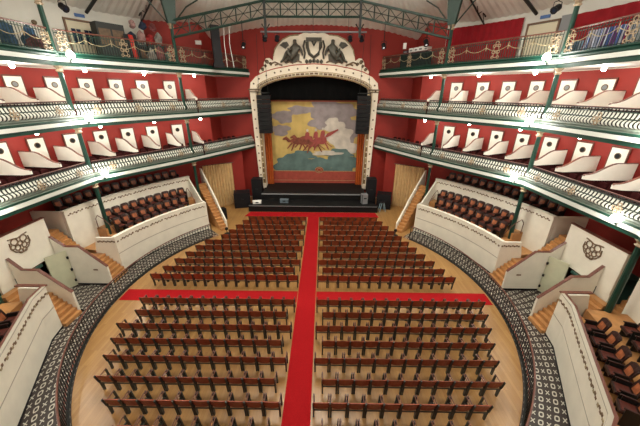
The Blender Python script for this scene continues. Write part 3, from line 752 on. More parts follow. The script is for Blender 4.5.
        if nm == 'far':
            b = MB(); b.box((s*10.9, yy-sg*0.015, 0.95), (0.22, 0.02, 0.07), M_ORND); b.build('plaque', root, True)
    # door leaf folded back against the far wall
    root = empty('passage_door', (s*12.1, 0.62, 0), 0, f'grey-green door leaf standing ajar inside the {sd} entrance passage', 'door')
    b = MB(); b.prism([(s*12.1, 0.66, 0.03), (s*12.1, 0.66, 2.08), (s*12.5, -0.08, 2.08), (s*12.5, -0.08, 0.03)], (s*0.045, 0, 0), M_CREAM_D); b.build('leaf', root, True)
    for z in (0.35, 1.0, 1.7):
        b = MB(); b.lathe([(0.045, -0.06), (0.045, 0.06)], (s*12.08, 0.60, z), M_BLACK, 8); b.build('hinge', root, True)
    # emblem panel above the passage
    root = empty('emblem_panel', (s*12.7, -0.15, 1.9), 0, f'cream front panel with gilt scrolled emblem above the {sd} entrance passage', 'panel')
    b = MB(); b.box((s*12.78, -0.60, 2.82), (0.12, 2.80, 1.95), M_CREAM); b.build('board', root, True)
    b = MB(); b.box((s*12.78, -0.60, 3.82), (0.16, 2.86, 0.045), M_BROWN); b.build('top_rail', root, True)
    b = MB(); xx = s*12.70
    for cy, cz, r in ((-0.24, 3.28, 0.17), (0.24, 3.28, 0.17), (-0.38, 3.05, 0.12), (0.38, 3.05, 0.12), (0, 3.10, 0.12), (-0.18, 2.92, 0.13), (0.18, 2.92, 0.13), (-0.1, 2.68, 0.11), (0.1, 2.68, 0.11)):
        b.tube([(xx, -0.62+0.85*cy+0.85*r*cos(a*pi/6), 3.17+0.85*(cz-3.05)+0.85*r*sin(a*pi/6)) for a in range(13)], 0.026, M_ORND, 5, False)
    b.tube([(xx, -0.62+0.85*y, 3.17+0.85*(z-3.05)) for y, z in ((-0.5, 3.5), (-0.25, 3.47), (0, 3.40), (0.25, 3.47), (0.5, 3.5))], 0.026, M_ORND, 5)
    b.tube([(xx, -0.62+0.85*y, 3.17+0.85*(z-3.05)) for y, z in ((-0.5, 3.3), (-0.52, 3.0), (-0.35, 2.75), (0, 2.58), (0.35, 2.75), (0.52, 3.0), (0.5, 3.3))], 0.026, M_ORND, 5)
    b.build('emblem', root, True)
    b = MB(); b.box((s*12.79, -1.71, 0.92), (0.10, 0.62, 1.84), M_CREAM); struct(b.build(f'wall_under_panel_{sd}'))
    b = MB()
    for i in range(8): b.box((s*(12.9+0.2*i+14.4)/2, -2.24, 0.6+0.11*i), (14.4-12.9-0.2*i, 0.38, 1.2+0.22*i), M_STEP)
    o = b.build('wooden_stairs'); tag(o, f'narrow wooden flight rising outward behind the {sd} emblem panel', 'stairs')
    # passage roof, inner end and lit sign
    b = MB(); b.box((s*13.9, -0.31, 2.0), (1.9, 1.85, 0.10), M_TEAL); struct(b.build(f'ceiling_passage_{sd}'))
    b = MB(); b.box((s*14.8, -0.31, 1.0), (0.10, 1.90, 2.0), M_TEAL); struct(b.build(f'door_passage_end_{sd}'))
    root = empty('exit_sign', (s*12.62, -0.40, 1.78), 0, f'small dark green box sign hanging in the mouth of the {sd} passage', 'sign')
    b = MB(); b.box((s*12.62, -0.40, 1.78), (0.08, 0.40, 0.12), M_TEAL); b.build('casing', root, True)
    b = MB(); b.tube([(s*12.62, -0.40, 1.80), (s*12.70, -0.40, 1.835)], 0.02, M_IRON, 5); b.build('bracket', root, True)
    # stairs on both flanks of the passage
    for y0, y1, nm in ((0.80, 1.98, 'stage side'), (-2.28, -1.42, 'rear')):
        b = MB(); n = 7
        for i in range(n):
            x0 = 10.28+i*0.165; z1 = ZB*(i+1)/n
            b.box((s*(x0+11.46)/2, (y0+y1)/2, z1-ZB/n/2), (11.46-x0, y1-y0, ZB/n), M_STEP)
        b.box((s*11.85, (y0+y1)/2, ZB/2), (0.85, y1-y0, ZB), M_STEPD)
        x9 = 14.55 if nm == 'stage side' else 12.66
        for i in range(8 if nm == 'stage side' else 2):
            x0 = 12.2+i*0.17; z1 = ZB+0.185*(i+1)
            b.box((s*(x0+x9)/2, (y0+y1)/2, (z1+ZB)/2-0.3), (x9-x0, y1-y0, z1-ZB+0.6), M_STEP)
        o = b.build('wooden_stairs'); tag(o, f'wooden steps climbing on the {nm} of the {sd} entrance passage', 'stairs')
    # stairs beside the stage with sloping cream parapet
    b = MB(); n = 15
    for i in range(n):
        R0 = 9.75+i*0.24; z1 = 2.75*(i+1)/n
        A = [s*a for a in (45.0, 43.6, 42.2, 41.0)] if True else []
        arcwall(b, s, R0, 13.45, 39.95, 42.7, z1-2.75/n, z1, M_STEP, 4)
    o = b.build('wooden_stairs'); tag(o, f'narrow wooden staircase climbing between the {sd} box and the beige curtain', 'stairs')
    b = MB(); prof = [(9.95, 0), (9.95, 0.62), (11.2, 1.55), (11.45, 1.85), (13.9, 3.55), (14.1, 3.75), (14.35, 3.75), (14.35, 0)]
    d = P(s*(-50), 0.10, 0)
    b.prism([P(s*39.85, R, z) for R, z in prof], (d.x, d.y, 0), M_CREAM)
    o = b.build('stair_parapet'); tag(o, f'cream sloping stair parapet in front of the {sd} beige curtain', 'parapet')
    # beige curtain closing the doorway
    b = MB(); rows = []; N = 70
    for z in (0.02, 1.2, 2.4, 3.78):
        rows.append([P(s*(28.9+9.6*i/N), 14.72+0.06*sin(i*0.95)+0.02*sin(i*2.3), z) for i in range(N+1)])
    b.grid(rows, M_CURT); o = b.build('doorway_curtain', smooth=True); tag(o, f'pleated beige curtain hanging over the {sd} doorway near the stage', 'curtain')
    b = MB(); b.tube([P(s*(28.3+11*i/10), 14.72, 3.82) for i in range(11)], 0.03, M_BROWN, 6)
    o = b.build('curtain_rail'); tag(o, f'brown rail above the {sd} beige doorway curtain', 'rail')
for s, sd in SIDES: side_boxes(s, sd)

# theatre seats of the side boxes
def theatre_seat():
    root = empty('theatre_seat', (0, 0, 0))
    b = MB(); rows = []
    for z, y in ((0.36, 0.16), (0.62, 0.21), (0.86, 0.28), (0.92, 0.30)):
        rows.append([(x, y-0.05*(abs(x)/0.25)**2, z-(0.05 if abs(x) > 0.2 and z > 0.9 else 0)) for x in (-0.235, -0.17, 0, 0.17, 0.235)])
    b.grid(rows, M_SEATD); b.grid([[(p[0], p[1]+0.05, p[2]) for p in r] for r in rows], M_SEATD)
    b.grid([rows[-1], [(p[0], p[1]+0.05, p[2]) for p in rows[-1]]], M_SEATD)
    for j in (0, -1): b.grid([[r[j] for r in rows], [(r[j][0], r[j][1]+0.05, r[j][2]) for r in rows]], M_SEATD)
    back = b.build('backrest', root)
    b = MB(); b.grid([[(x, 0.145+0.10*(z-0.42)/0.44-0.03*(abs(x)/0.17)**2, z) for x in (-0.14, -0.07, 0, 0.07, 0.14)] for z in (0.50, 0.62, 0.78)], M_PAD); b.build('back_pad', back)
    b = MB(); b.box((0, -0.06, 0.42), (0.43, 0.40, 0.09), M_SEATD); b.box((0, -0.06, 0.475), (0.36, 0.32, 0.02), mat('dark_red_leather', (0.085, 0.018, 0.011), 0.45, var=0.3)); b.build('seat', root)
    for x in (-0.236, 0.236):
        b = MB(); b.box((x, 0.0, 0.30), (0.03, 0.34, 0.60), M_IRON); b.box((x, -0.04, 0.62), (0.045, 0.36, 0.035), M_SEATD); b.build('armrest', root)
    return root
seat0 = theatre_seat(); seat_used = [False]
def place_seat(s, sd, az, R, z, row, n, where, frm):
    o = seat0 if not seat_used[0] else copy_tree(seat0); seat_used[0] = True
    o.location = P(s*az, R, z); o.rotation_euler = (0, 0, -R_(s*az))
    tag(o, f'rust padded theatre seat, {sd} {where}, {row} row, {ordinal_long(n)} from the {frm}', 'seat', f'theatre seats of the {sd} {where}')
for s, sd in SIDES:
    for R, z, row, a0, a1 in ((11.38, ZB, 'front', 51.0, 71.5), (12.08, ZB+0.38, 'second', 48.8, 72.6), (12.78, ZB+0.80, 'third', 47.6, 72.2), (14.05, 3.02, 'rear', 47.0, 79.0)):
        n = int(R_(a1-a0)*R/0.535)
        for i in range(n):
            az = a0+(a1-a0)*(i+0.5)/n
            if row == 'second' and False: continue
            place_seat(s, sd, az, R, z, row, i+1, 'box by the stage', 'stage')
    for R, z, row, a0, a1 in ((11.38, ZB, 'front', 107.0, 127.0), (12.30, ZB+0.38, 'second', 108.0, 118.0), ):
        n = int(R_(a1-a0)*R/0.575)
        for i in range(n):
            az = a0+(a1-a0)*(i+0.5)/n
            place_seat(s, sd, az, R, z, row, i+1, 'box behind the passage', 'passage')
    # curved metal handrails at the ends of the rows
    for az, nm in ((47.2, 'stage end'), (74.6, 'passage end')):
        b = MB(); b.tube([P(s*az, 12.9, 2.6), P(s*az, 12.7, 2.85), P(s*az, 12.2, 2.6), P(s*az, 11.7, 2.1), P(s*az, 11.55, 1.8), P(s*az, 11.5, ZB)], 0.02, M_BROWN, 6)
        b.tube([P(s*az, 12.9, 2.6), P(s*az, 12.9, ZB+0.8)], 0.02, M_BROWN, 6)
        o = b.build('row_handrail'); tag(o, f'thin brown curved handrail at the {nm} of the seats in the {sd} box', 'handrail')

# ring railing around the wooden floor
def ring_railing(s, sd):
    root = empty('ring_railing', P(s*90, RF+0.1, 0), 0, f'black iron railing curving around the {sd} half of the wooden floor', 'railing')
    a0, a1 = 48.0, 178.0; R = RF+0.10
    A = [a0+(a1-a0)*i/100 for i in range(101)]
    b = MB(); b.tube([P(s*a, R, 1.0) for a in A], 0.03, M_BROWN, 6); b.build('handrail', root, True)
    b = MB(); n = int(R_(a1-a0)*R/0.19)
    for i in range(n):
        a = a0+(a1-a0)*i/n; b.tube([P(s*a, R, 0.03), P(s*a, R, 0.98)], 0.021, M_IRON, 4)
    for z in (0.08, 0.90): b.tube([P(s*a, R, z) for a in A], 0.02, M_IRON, 5)
    b.build('bar_grille', root, True)
    b = MB(); arcwall(b, s, RF+0.04, RF+0.14, a0, a1, 0.0, 0.03, M_IRON, 60); b.build('kerb', root, True)
for s, sd in SIDES: ring_railing(s, sd)

# ------------------------------------------------------------------ chairs on the floor
PITCH = 0.545
def floor_chair():
    root = empty('folding_chair', (0, 0, 0))
    W = PITCH/2-0.010
    b = MB(); xs = [-W, -W*0.6, -W*0.2, W*0.2, W*0.6, W]
    def row(z, y, dz=0): return [(x, y+0.05*(x/W)**2, z+dz*cos(pi*x/W)) for x in xs]
    f = [row(0.475, -0.185), row(0.64, -0.22), row(0.78, -0.255), row(0.855, -0.28, 0.022)]
    g = [[(p[0], p[1]-0.016, p[2]) for p in r] for r in f]
    b.grid(f, M_CHAIR); b.grid(g, M_CHAIR); b.grid([f[-1], g[-1]], M_CHAIR); b.grid([f[0], g[0]], M_CHAIR)
    for j in (0, -1): b.grid([[r[j] for r in f], [r[j] for r in g]], M_CHAIR)
    b.build('backrest', root)
    b = MB(); Mx = Matrix.Rotation(R_(-72), 3, 'X')
    b.box((0, -0.135, 0.57), (2*W-0.06, 0.24, 0.022), M_CHAIR, M=Matrix.Rotation(R_(98), 3, 'X')); b.box((0, -0.165, 0.445), (2*W-0.08, 0.03, 0.035), M_CHAIRL)
    b.build('seat', root)
    for sx in (-1, 1):
        x = sx*(PITCH/2-0.034)
        b = MB()
        b.prism([(x-0.025, -0.16, 0), (x-0.025, -0.09, 0), (x-0.025, -0.10, 0.50), (x-0.025, -0.17, 0.52), (x-0.025, -0.20, 0.42)], (0.050, 0, 0), M_CAST)
        b.prism([(x+sx*0.020-0.009, -0.17, 0.46), (x+sx*0.020-0.009, -0.225, 0.46), (x+sx*0.020-0.009, -0.305, 0.84), (x+sx*0.020-0.009, -0.24, 0.84)], (0.018, 0, 0), M_CAST)
        b.prism([(x-0.025, 0.20, 0), (x-0.025, 0.26, 0), (x-0.025, 0.18, 0.62), (x-0.025, 0.13, 0.62)], (0.050, 0, 0), M_CAST)
        b.prism([(x-0.014, -0.16, 0.30), (x-0.014, 0.18, 0.28), (x-0.014, 0.17, 0.36), (x-0.014, -0.15, 0.44)], (0.028, 0, 0), M_CAST)
        b.box((x, -0.02, 0.645), (0.020, 0.40, 0.025), M_BROWN)
        b.box((x-sx*0.12, -0.19, 0.41), (0.24, 0.03, 0.03), M_CAST)
        b.build('side_frame', root)
    return root
chair0 = floor_chair(); chair_used = [False]; n_ind = [0]
def joined(name):
    """all parts of one chair in a single mesh, for the far rows"""
    b = MB(); W = PITCH/2-0.02
    return b
NEAR = [-1.05+0, -1.85, -2.63, -3.39, -4.16, -4.98, -5.76, -6.52]
NL = [13, 12, 13, 12, 12, 11, 10, 8]; NR = [14, 13, 13, 12, 12, 11, 10, 8]
FAR = [0.81, 1.53, 2.30, 3.05, 3.83, 4.56, 5.30, 6.05, 6.83, 7.63, 8.33]
FL = [13.6, 13.1, 12.6, 12.1, 11.6, 11.1, 10.4, 9.1, 8.6, 8.3, 8.3]
IN_L = (-0.40, -0.66); IN_R = (0.59, 0.86)
slots = []
for i, y in enumerate(NEAR):
    j = i % 2
    for k in range(NL[i]): slots.append((IN_L[j]-(k+0.5)*PITCH, y, 'left', k+1, 'behind', i+1))
    for k in range(NR[i]): slots.append((IN_R[j]+(k+0.5)*PITCH, y, 'right', k+1, 'behind', i+1))
LE = [7.94, 7.68, 7.40, 7.14, 6.85, 6.56, 6.19, 5.60, 5.3, 5.15, 5.1]
for i, y in enumerate(FAR):
    j = i % 2
    for k in range(int((LE[i]+IN_L[j])/PITCH+0.25)): slots.append((IN_L[j]-(k+0.5)*PITCH, y, 'left', k+1, 'ahead of', i+1))
    for k in range(int((LE[i]+0.12-IN_R[j])/PITCH+0.25)): slots.append((IN_R[j]+(k+0.5)*PITCH, y, 'right', k+1, 'ahead of', i+1))
slots.sort(key=lambda q: q[1])
rest = []
for x, y, side, k, rel, row in slots:
    if n_ind[0] >= 300: rest.append((x, y)); continue
    o = chair0 if not chair_used[0] else copy_tree(chair0); chair_used[0] = True; n_ind[0] += 1
    o.location = (x, y, 0.0); 
    o.rotation_euler = (0, 0, random.uniform(-0.006, 0.006))
    tag(o, f'wooden folding chair, {ordinal_long(k)} {side} of the aisle, {ordinal(row)} row {rel} the cross carpet', 'chair', 'wooden chairs in rows on the floor')
b = MB()
src = []
for ch in chair0.children: src.append(ch.data)
for x, y in rest:
    for me in src:
        n = len(b.v); b.v += [(v.co.x+x, v.co.y+y, v.co.z) for v in me.vertices]
        idx = [b.mi(m) for m in me.materials]
        for p in me.polygons: b.f.append(tuple(n+i for i in p.vertices)); b.m.append(idx[p.material_index])
me = bpy.data.meshes.new('far_chair_rows'); me.from_pydata(b.v, [], b.f); me.polygons.foreach_set('material_index', b.m)
for m in b.mats: me.materials.append(m)
o = bpy.data.objects.new('far_chair_rows', me); COL.objects.link(o)
tag(o, 'far block of wooden chair rows closest to the stage, too small to count', 'chairs', None, 'stuff')

# ------------------------------------------------------------------ roof steel and stage rigging
def truss(A, B, zl0, zu0, zl1, zu1, n, name, label, third=False):
    A, B = Vector(A), Vector(B); root = empty(name, (A+B)/2, 0, label, 'truss')
    a0, a1, b0, b1 = [Vector((p.x, p.y, z)) for p, z in ((A, zl0), (A, zu0), (B, zl1), (B, zu1))]
    k = MB(); k.tube([a0, b0], 0.075, M_DGREEN, 5); k.build('bottom_chord', root, True)
    k = MB(); k.tube([a1, b1], 0.08, M_DGREEN, 5); k.build('top_chord', root, True)
    k = MB()
    for i in range(n+1):
        t = i/n; k.tube([a0.lerp(b0, t), a1.lerp(b1, t)], 0.045, M_DGREEN, 4)
        if i < n:
            t2 = (i+1)/n; p, q = a0.lerp(b0, t), a1.lerp(b1, t2); r, s2 = a1.lerp(b1, t), a0.lerp(b0, t2)
            k.tube([p, q], 0.022, M_DGREEN, 4); k.tube([r, s2], 0.022, M_DGREEN, 4)
    k.tube([a0.lerp(a1, 0.5), b0.lerp(b1, 0.5)], 0.025, M_DGREEN, 4)
    k.build('lattice', root, True)
V = {a: P(a, 12.35, 0) for a in (-43.85, -15.6, 15.6, 43.85)}
truss(V[-15.6], V[15.6], 14.32, 15.2, 14.32, 15.2, 6, 'roof_truss', 'green lattice roof truss straight above the proscenium crest')
truss(V[-43.85], V[-15.6], 12.62, 13.5, 14.3, 15.25, 6, 'roof_truss', 'green lattice roof truss sloping down to the left column by the stage')
truss(V[43.85], V[15.6], 12.62, 13.5, 14.3, 15.25, 6, 'roof_truss', 'green lattice roof truss sloping down to the right column by the stage')
for s, sd in SIDES:
    # flared column bracket above the stage-side column
    c = P(s*43.85, RCOL, 0); inw = P(s*43.85, -1, 0)
    root = empty('column_bracket', (c.x, c.y, 13.35), 0, f'dark green flared roof bracket on top of the {sd} column by the stage', 'bracket')
    b = MB(); t = Vector((cos(R_(s*43.85)), -sin(R_(s*43.85)), 0))
    b.prism([c-t*0.22+Vector((0, 0, 13.35)), c+t*0.22+Vector((0, 0, 13.35)), c+t*0.5+Vector((0, 0, 15.2)), c-t*0.5+Vector((0, 0, 15.2))], inw*0.25, M_DGREEN); b.build('web', root, True)
    for q in (-1, 1):
        b = MB(); b.tube([c+t*q*0.2+Vector((0, 0, 13.4)), c+t*q*0.55+Vector((0, 0, 13.8)), c+t*q*1.1+Vector((0, 0, 14.4)), c+t*q*1.9+Vector((0, 0, 14.9))], 0.04, M_DGREEN, 5); b.build('curved_arm', root, True)
    # dark lattice rafter beside it
    A = P(s*(43.85+4.5), 14.6, 13.5); B = P(s*(43.85+2.0), 10.8, 15.6)
    root = empty('roof_rafter', A, 0, f'black lattice rafter rising over the {sd} column by the stage', 'rafter')
    for dz in (0, 0.42):
        b = MB(); b.tube([A+Vector((0, 0, dz)), B+Vector((0, 0, dz))], 0.05, M_IRON, 5); b.build('chord', root, True)
    b = MB()
    for i in range(9):
        p = A.lerp(B, i/9); q = A.lerp(B, (i+1)/9); b.tube([p+Vector((0, 0, 0.42*(i % 2))), q+Vector((0, 0, 0.42*(1-i % 2)))], 0.025, M_IRON, 4)
    b.build('lattice', root, True)
    # hanging post from the ring corner
    p = P(s*15.6, 12.35, 0); b = MB(); b.box((p.x, p.y, 14.4), (0.16, 0.16, 2.6), M_IRON); b.tube([(p.x-0.3*s, p.y, 13.9), (p.x, p.y, 13.5), (p.x+0.25*s, p.y, 13.9)], 0.05, M_IRON, 5)
    o = b.build('hanging_post'); tag(o, f'dark iron post hanging from the {sd} corner of the roof ring', 'post')
    # short rafter feet on the outer wall
    A = P(s*59.5, 14.7, 13.6); B = P(s*59, 12.2, 14.6); b = MB(); b.tube([A, B], 0.09, M_IRON, 6); o = b.build('rafter_foot'); tag(o, f'dark rafter foot where the roof meets the {sd} upper wall', 'rafter')
# lighting bar
root = empty('lighting_bar', (0, 13.0, 13.6), 0, 'long grey lighting bar hung across the front of the crest', 'lighting bar')
b = MB(); b.tube([(-3.9, 13.0, 13.6), (3.95, 13.0, 13.6)], 0.06, M_GREY, 8); b.build('pipe', root, True)
for x in (-2.6, 0, 2.6):
    b = MB(); b.tube([(x, 13.0, 13.6), (x, 13.0, 15.1)], 0.015, M_IRON, 4); b.build('hanger', root, True)
def spotlight(p, label, led=False, aim=(0, -0.6, -0.8)):
    root = empty('stage_spotlight', p, 0, label, 'spotlight'); d = Vector(aim).normalized(); q = d.to_track_quat('Z', 'Y').to_matrix()
    b = MB(); b.lathe([(0.10, -0.22), (0.15, -0.15), (0.15, 0.12), (0.18, 0.2)], (0, 0, -0.30), M_BLACK, 10); b.v = [tuple(q @ (Vector(v)-Vector((0, 0, -0.30))) + Vector((0, 0, -0.34))) for v in b.v]; body = b.build('body', root)
    b = MB(); b.tube([(-0.19, 0, -0.34), (-0.19, 0, -0.08), (0, 0, -0.02), (0.19, 0, -0.08), (0.19, 0, -0.34)], 0.022, M_IRON, 5); b.build('yoke', root)
    b = MB(); b.lathe([(0.09, 0.195), (0.03, 0.21)], (0, 0, 0), M_LED if led else M_GLASS, 10); b.v = [tuple(q @ Vector(v) + Vector((0, 0, -0.34))) for v in b.v]; b.build('lens', body)
for i, (x, lab) in enumerate(((-3.6, 'first'), (-2.7, 'second'), (2.75, 'third'), (3.6, 'last'))):
    spotlight((x, 13.0, 13.54), f'black stage spotlight on the lighting bar, {lab} from its left end')
for s, sd in SIDES:
    b = MB(); b.tube([(s*5.35, 13.4, 14.4), (s*5.35, 13.4, 13.12)], 0.03, M_IRON, 5)
    tag(b.build('drop_pipe'), f'thin black drop pipe holding a lamp at the {sd} of the crest', 'pipe')
    spotlight((s*5.35, 13.4, 13.12), f'black lamp with lit lens hanging at the {sd} of the crest', True)
    # big spotlights near the roof over the outer boxes
    p = P(s*66.5, 13.4, 13.72); spotlight(p, f'large black spotlight under the roof above the {sd} upper wall', False, (-s*0.8, -0.3, -0.5))
    b = MB(); b.tube([p, p+Vector((0, 0, 0.55))], 0.03, M_IRON, 5); tag(b.build('drop_pipe'), f'short black pipe holding the large spotlight, {sd} upper wall', 'pipe')

# line arrays
for s, sd in SIDES:
    root = empty('line_array', (s*4.15, 14.05, 6.15), 0, f'black line array of stacked speaker cabinets hanging {sd} of the painted curtain', 'speaker array')
    n = 9
    for i in range(n):
        z = 6.32+i*0.345; b = MB(); w = 1.10
        dy = 0.03*max(0, 4-i)
        b.prism([(s*4.18-w/2, 13.75+dy, z-0.15), (s*4.18+w/2, 13.75+dy, z-0.15), (s*4.18+w/2, 13.75+dy, z+0.16), (s*4.18-w/2, 13.75+dy, z+0.16)], (0, 0.55, 0), M_BLACK)
        cab = b.build('cabinet', root, True); b = MB(); b.box((s*4.18, 13.74+dy, z), (w*0.86, 0.02, 0.22), M_BLACK2); b.build('grille', cab, True)
    b = MB(); b.box((s*4.18, 14.0, 9.42), (1.0, 0.5, 0.06), M_IRON)
    for x in (-0.4, 0.4): b.tube([(s*4.18+x, 14.0, 9.42), (s*4.18+x*0.6, 14.0, 13.6)], 0.014, M_IRON, 4)
    b.build('fly_frame', root, True)
# tall dark speaker column and cables on the upper balcony, left of the stage
root = empty('column_speaker', P(-30.8, 13.2, TFL[2]), 0, 'tall dark column speaker standing on the left upper balcony by the stage', 'speaker')
c = P(-30.8, 13.2, 0)
b = MB(); b.box((c.x, c.y, 12.55), (0.55, 0.45, 2.3), M_BLACK, rz=R_(28)); b.build('cabinet', root, True)
b = MB(); b.box((c.x, c.y, 11.25), (0.7, 0.6, 0.30), M_BLACK, rz=R_(28)); b.build('stand', root, True)
for i, (az, lab) in enumerate(((-28.2, 'first'), (-26.6, 'second'))):
    b = MB(); p = P(az, 12.9, 13.8); b.tube([p, P(az-0.4, 12.9, 12.6), P(az-0.2+0.5*i, 12.9, 11.12)], 0.02, M_PAPER, 4)
    tag(b.build('hanging_rope'), f'pale rope hanging beside the dark column speaker, {lab} of two', 'rope')
c = P(-34.2, 14.93, 12.8); b = MB(); b.box(c, (0.42, 0.03, 0.26), M_PAPER, rz=R_(34)); tag(b.build('wall_notice'), 'small white notice on the red wall, left upper balcony', 'notice')
c = P(27.6, 14.93, 12.75); b = MB(); b.box(c, (0.24, 0.03, 0.40), M_PAPER, rz=R_(-27)); tag(b.build('wall_notice'), 'small white notice on the red wall, right upper balcony', 'notice')
# equipment table on the right upper balcony
root = empty('control_desk', (7.62, 12.5, TFL[2]), -R_(62), 'dark covered desk on the right upper balcony beside the stage', 'desk')
b = MB(); b.box((0, 0, 0.52), (2.6, 0.6, 1.04), M_BLACK); b.build('body', root)
b = MB(); b.box((0, 0, 1.07), (2.7, 0.7, 0.06), mat('plum_cloth', (0.05, 0.02, 0.035), 0.8)); b.build('cloth', root)
for i, (x, w_, h, m) in enumerate(((-0.95, 0.5, 0.25, mat('plum_cloth', (0.05, 0.02, 0.035))), (-0.35, 0.42, 0.34, M_PAPER), (0.15, 0.36, 0.34, M_PAPER), (0.62, 0.45, 0.36, M_PAPER), (1.1, 0.35, 0.3, M_PAPER))):
    b = MB(); b.box((0, 0, h/2), (w_, 0.4, h), m); b.box((0, -0.205, h*0.55), (w_*0.6, 0.015, h*0.3), M_GREY)
    p = Vector((7.62, 12.5, 0)); rz = -R_(62); o = b.build('equipment_box', loc=None)
    o.location = (p.x+x*cos(rz), p.y+x*sin(rz), TFL[2]+1.10); o.rotation_euler = (0, 0, rz)
    tag(o, f'{"plum" if i == 0 else "white"} equipment box on the dark desk, {ordinal(i+1)} from its stage end', 'box', 'equipment boxes on the desk')
spotlight(P(35.5, 13.4, 13.0), 'black spotlight with pale lens hanging by the right column near the stage', True)
b = MB(); b.tube([P(35.5, 13.4, 13.0), P(35.5, 13.4, 13.9)], 0.03, M_IRON, 5); tag(b.build('drop_pipe'), 'black pipe holding the spotlight by the right column near the stage', 'pipe')

# ------------------------------------------------------------------ upper balcony walls: doors, curtains, clutter
def upper_door(az0, az1, sd, windows):
    am = (az0+az1)/2; W = abs(R_(az1-az0))*14.95
    root = empty('gallery_door', P(am, 14.93, TFL[2]), -R_(am), f'wide wood framed cream door on the {sd} upper balcony' + (' with dark glazed panes' if windows else ''), 'door')
    b = MB(); b.box((0, 0, 1.0), (W-0.1, 0.05, 2.0), mat('door_cream', (0.62, 0.57, 0.42), 0.5)); leaf = b.build('leaf', root)
    b = MB()
    for x in (-W/2, W/2): b.box((x, -0.02, 1.03), (0.09, 0.09, 2.08), M_WOODF)
    b.box((0, -0.02, 2.07), (W+0.09, 0.09, 0.09), M_WOODF); b.build('frame', root)
    if windows:
        for x in (-0.52, -0.27, 0.12, 0.36):
            b = MB(); b.box((x, -0.03, 1.25), (0.21, 0.02, 0.75), M_GLASS); b.build('pane', leaf)
    o = MB(); o.box((0, 0, 0), (0.5, 0.04, 0.16), M_BLUE); q = o.build('door_sign', loc=None); q.location = P(am, 14.93, TFL[2]+2.33); q.rotation_euler = (0, 0, -R_(am))
    tag(q, f'small blue sign above the gallery door, {sd} side', 'sign')
upper_door(-63.8, -57.4, 'left', True); upper_door(57.9, 64.0, 'right', False)
def wall_curtain(a0, a1, z0, z1, label):
    b = MB(); N = 60
    b.grid([[P(a0+(a1-a0)*i/N, 14.86+0.05*sin(i*1.3), z) for i in range(N+1)] for z in (z0, z1)], M_REDC)
    tag(b.build('wall_curtain', smooth=True), label, 'curtain')
wall_curtain(39.0, 56.8, TFL[2], 13.58, 'wide dark red curtain covering the right upper wall beside the gallery door')
wall_curtain(66.8, 96.0, TFL[2], 13.25, 'dark red curtain on the right upper wall beyond the green column')
b = MB(); b.box((0, 0, 0), (0.6, 0.04, 0.75), M_GREY); o = b.build('wall_grille'); o.location = P(65.4, 14.95, 12.95); o.rotation_euler = (0, 0, -R_(65.4)); tag(o, 'grey square wall grille beside the right gallery door', 'grille')
b = MB(); b.lathe([(0.12, 0), (0.10, -0.08), (0.04, -0.1)], (0, 0, 0), M_STUD, 8, 'Y'); o = b.build('wall_lamp'); o.location = P(-69.2, 14.97, 12.72); o.rotation_euler = (0, 0, R_(69.2)); tag(o, 'small dark fitting on the pale wall, left upper balcony', 'fitting')

# carnival props stored on the left upper balcony
root = empty('prop_crate', P(-57.4, 13.85, TFL[2]), R_(57.4), 'large near-black prop crate with brown front panels, left upper balcony', 'crate')
b = MB(); b.box((0, 0, 0.98), (1.45, 0.7, 1.96), M_IRON); b.build('body', root)
for x in (-0.35, 0.35):
    b = MB(); b.box((x, -0.355, 1.25), (0.6, 0.02, 0.8), mat('brown_panel', (0.10, 0.06, 0.03), 0.5, var=0.3)); b.build('panel', root)
b = MB(); rows = []
for z, o_ in ((0, 0.0), (0.5, 0.05), (1.0, 0.10), (1.5, 0.2)): rows.append([(x*0.09, o_+0.03*sin(x*1.7+z), z) for x in range(-4, 5)])
b.grid(rows, M_BLACK); b.grid([[(x*0.04+0.02, -0.03+o_+0.03*sin(x*1.7+z), z) for x in range(-3, 4)] for z, o_ in ((0, 0), (0.5, 0.05), (1.0, 0.10), (1.48, 0.2))], mat('flag_red', (0.5, 0.03, 0.02), 0.7))
o = b.build('black_banner'); o.location = P(-53.7, 13.1, TFL[2]); o.rotation_euler = (0, 0, R_(52.9)); tag(o, 'black banner with a broad red stripe beside the prop crate', 'banner')
rnd = random.Random(4)
CLM = [mat(f'cloth_{n}', tuple(0.65*q for q in c), 0.8, var=0.3, scale=5) for n, c in (('rose', (0.35, 0.11, 0.11)), ('white', (0.45, 0.42, 0.38)), ('brown', (0.2, 0.1, 0.06)), ('navy', (0.03, 0.05, 0.10)), ('scarlet', (0.45, 0.03, 0.03)), ('mint', (0.22, 0.32, 0.27)), ('blush', (0.5, 0.3, 0.28)))]
CLN = ['rose', 'white', 'brown', 'navy', 'scarlet', 'mint', 'blush']
def bundle(c, r, m, seed):
    rr = random.Random(seed); b = MB(); n = 9; rows = []
    ph = [rr.uniform(0, 6.28) for _ in range(3)]
    for i in range(8):
        t = i/7; zz = -1+2*t; q = math.sqrt(max(0.02, 1-zz*zz)); row = []
        for k in range(n):
            a = 2*pi*k/n; f = 0.9+0.2*sin(2*a+ph[0]+zz*3)+0.14*sin(3*a+ph[1]+zz*4)+rr.uniform(-0.16, 0.16)
            row.append((r[0]*q*f*cos(a), r[1]*q*f*sin(a), r[2]*(zz+1)))
        rows.append(row)
    b.grid(rows, m, closed_v=True); b.face(rows[0], m); b.face(rows[-1], m)
    o = b.build('costume_bundle'); o.location = c; return o
for i, (az, lab) in enumerate(((-51.2, 'beside the prop crate'), (-46.7, 'by the green column'))):
    root = empty('flight_case', P(az, 14.1, TFL[2]), -R_(az), f'dark flight case under the costume heap {lab}', 'case')
    b = MB(); b.box((0, 0, 0.5), (0.9, 0.6, 1.0), M_BLACK); b.build('body', root)
    b = MB(); b.box((0, 0, 1.05), (0.94, 0.64, 0.10), M_IRON); b.build('lid', root)
spots = []
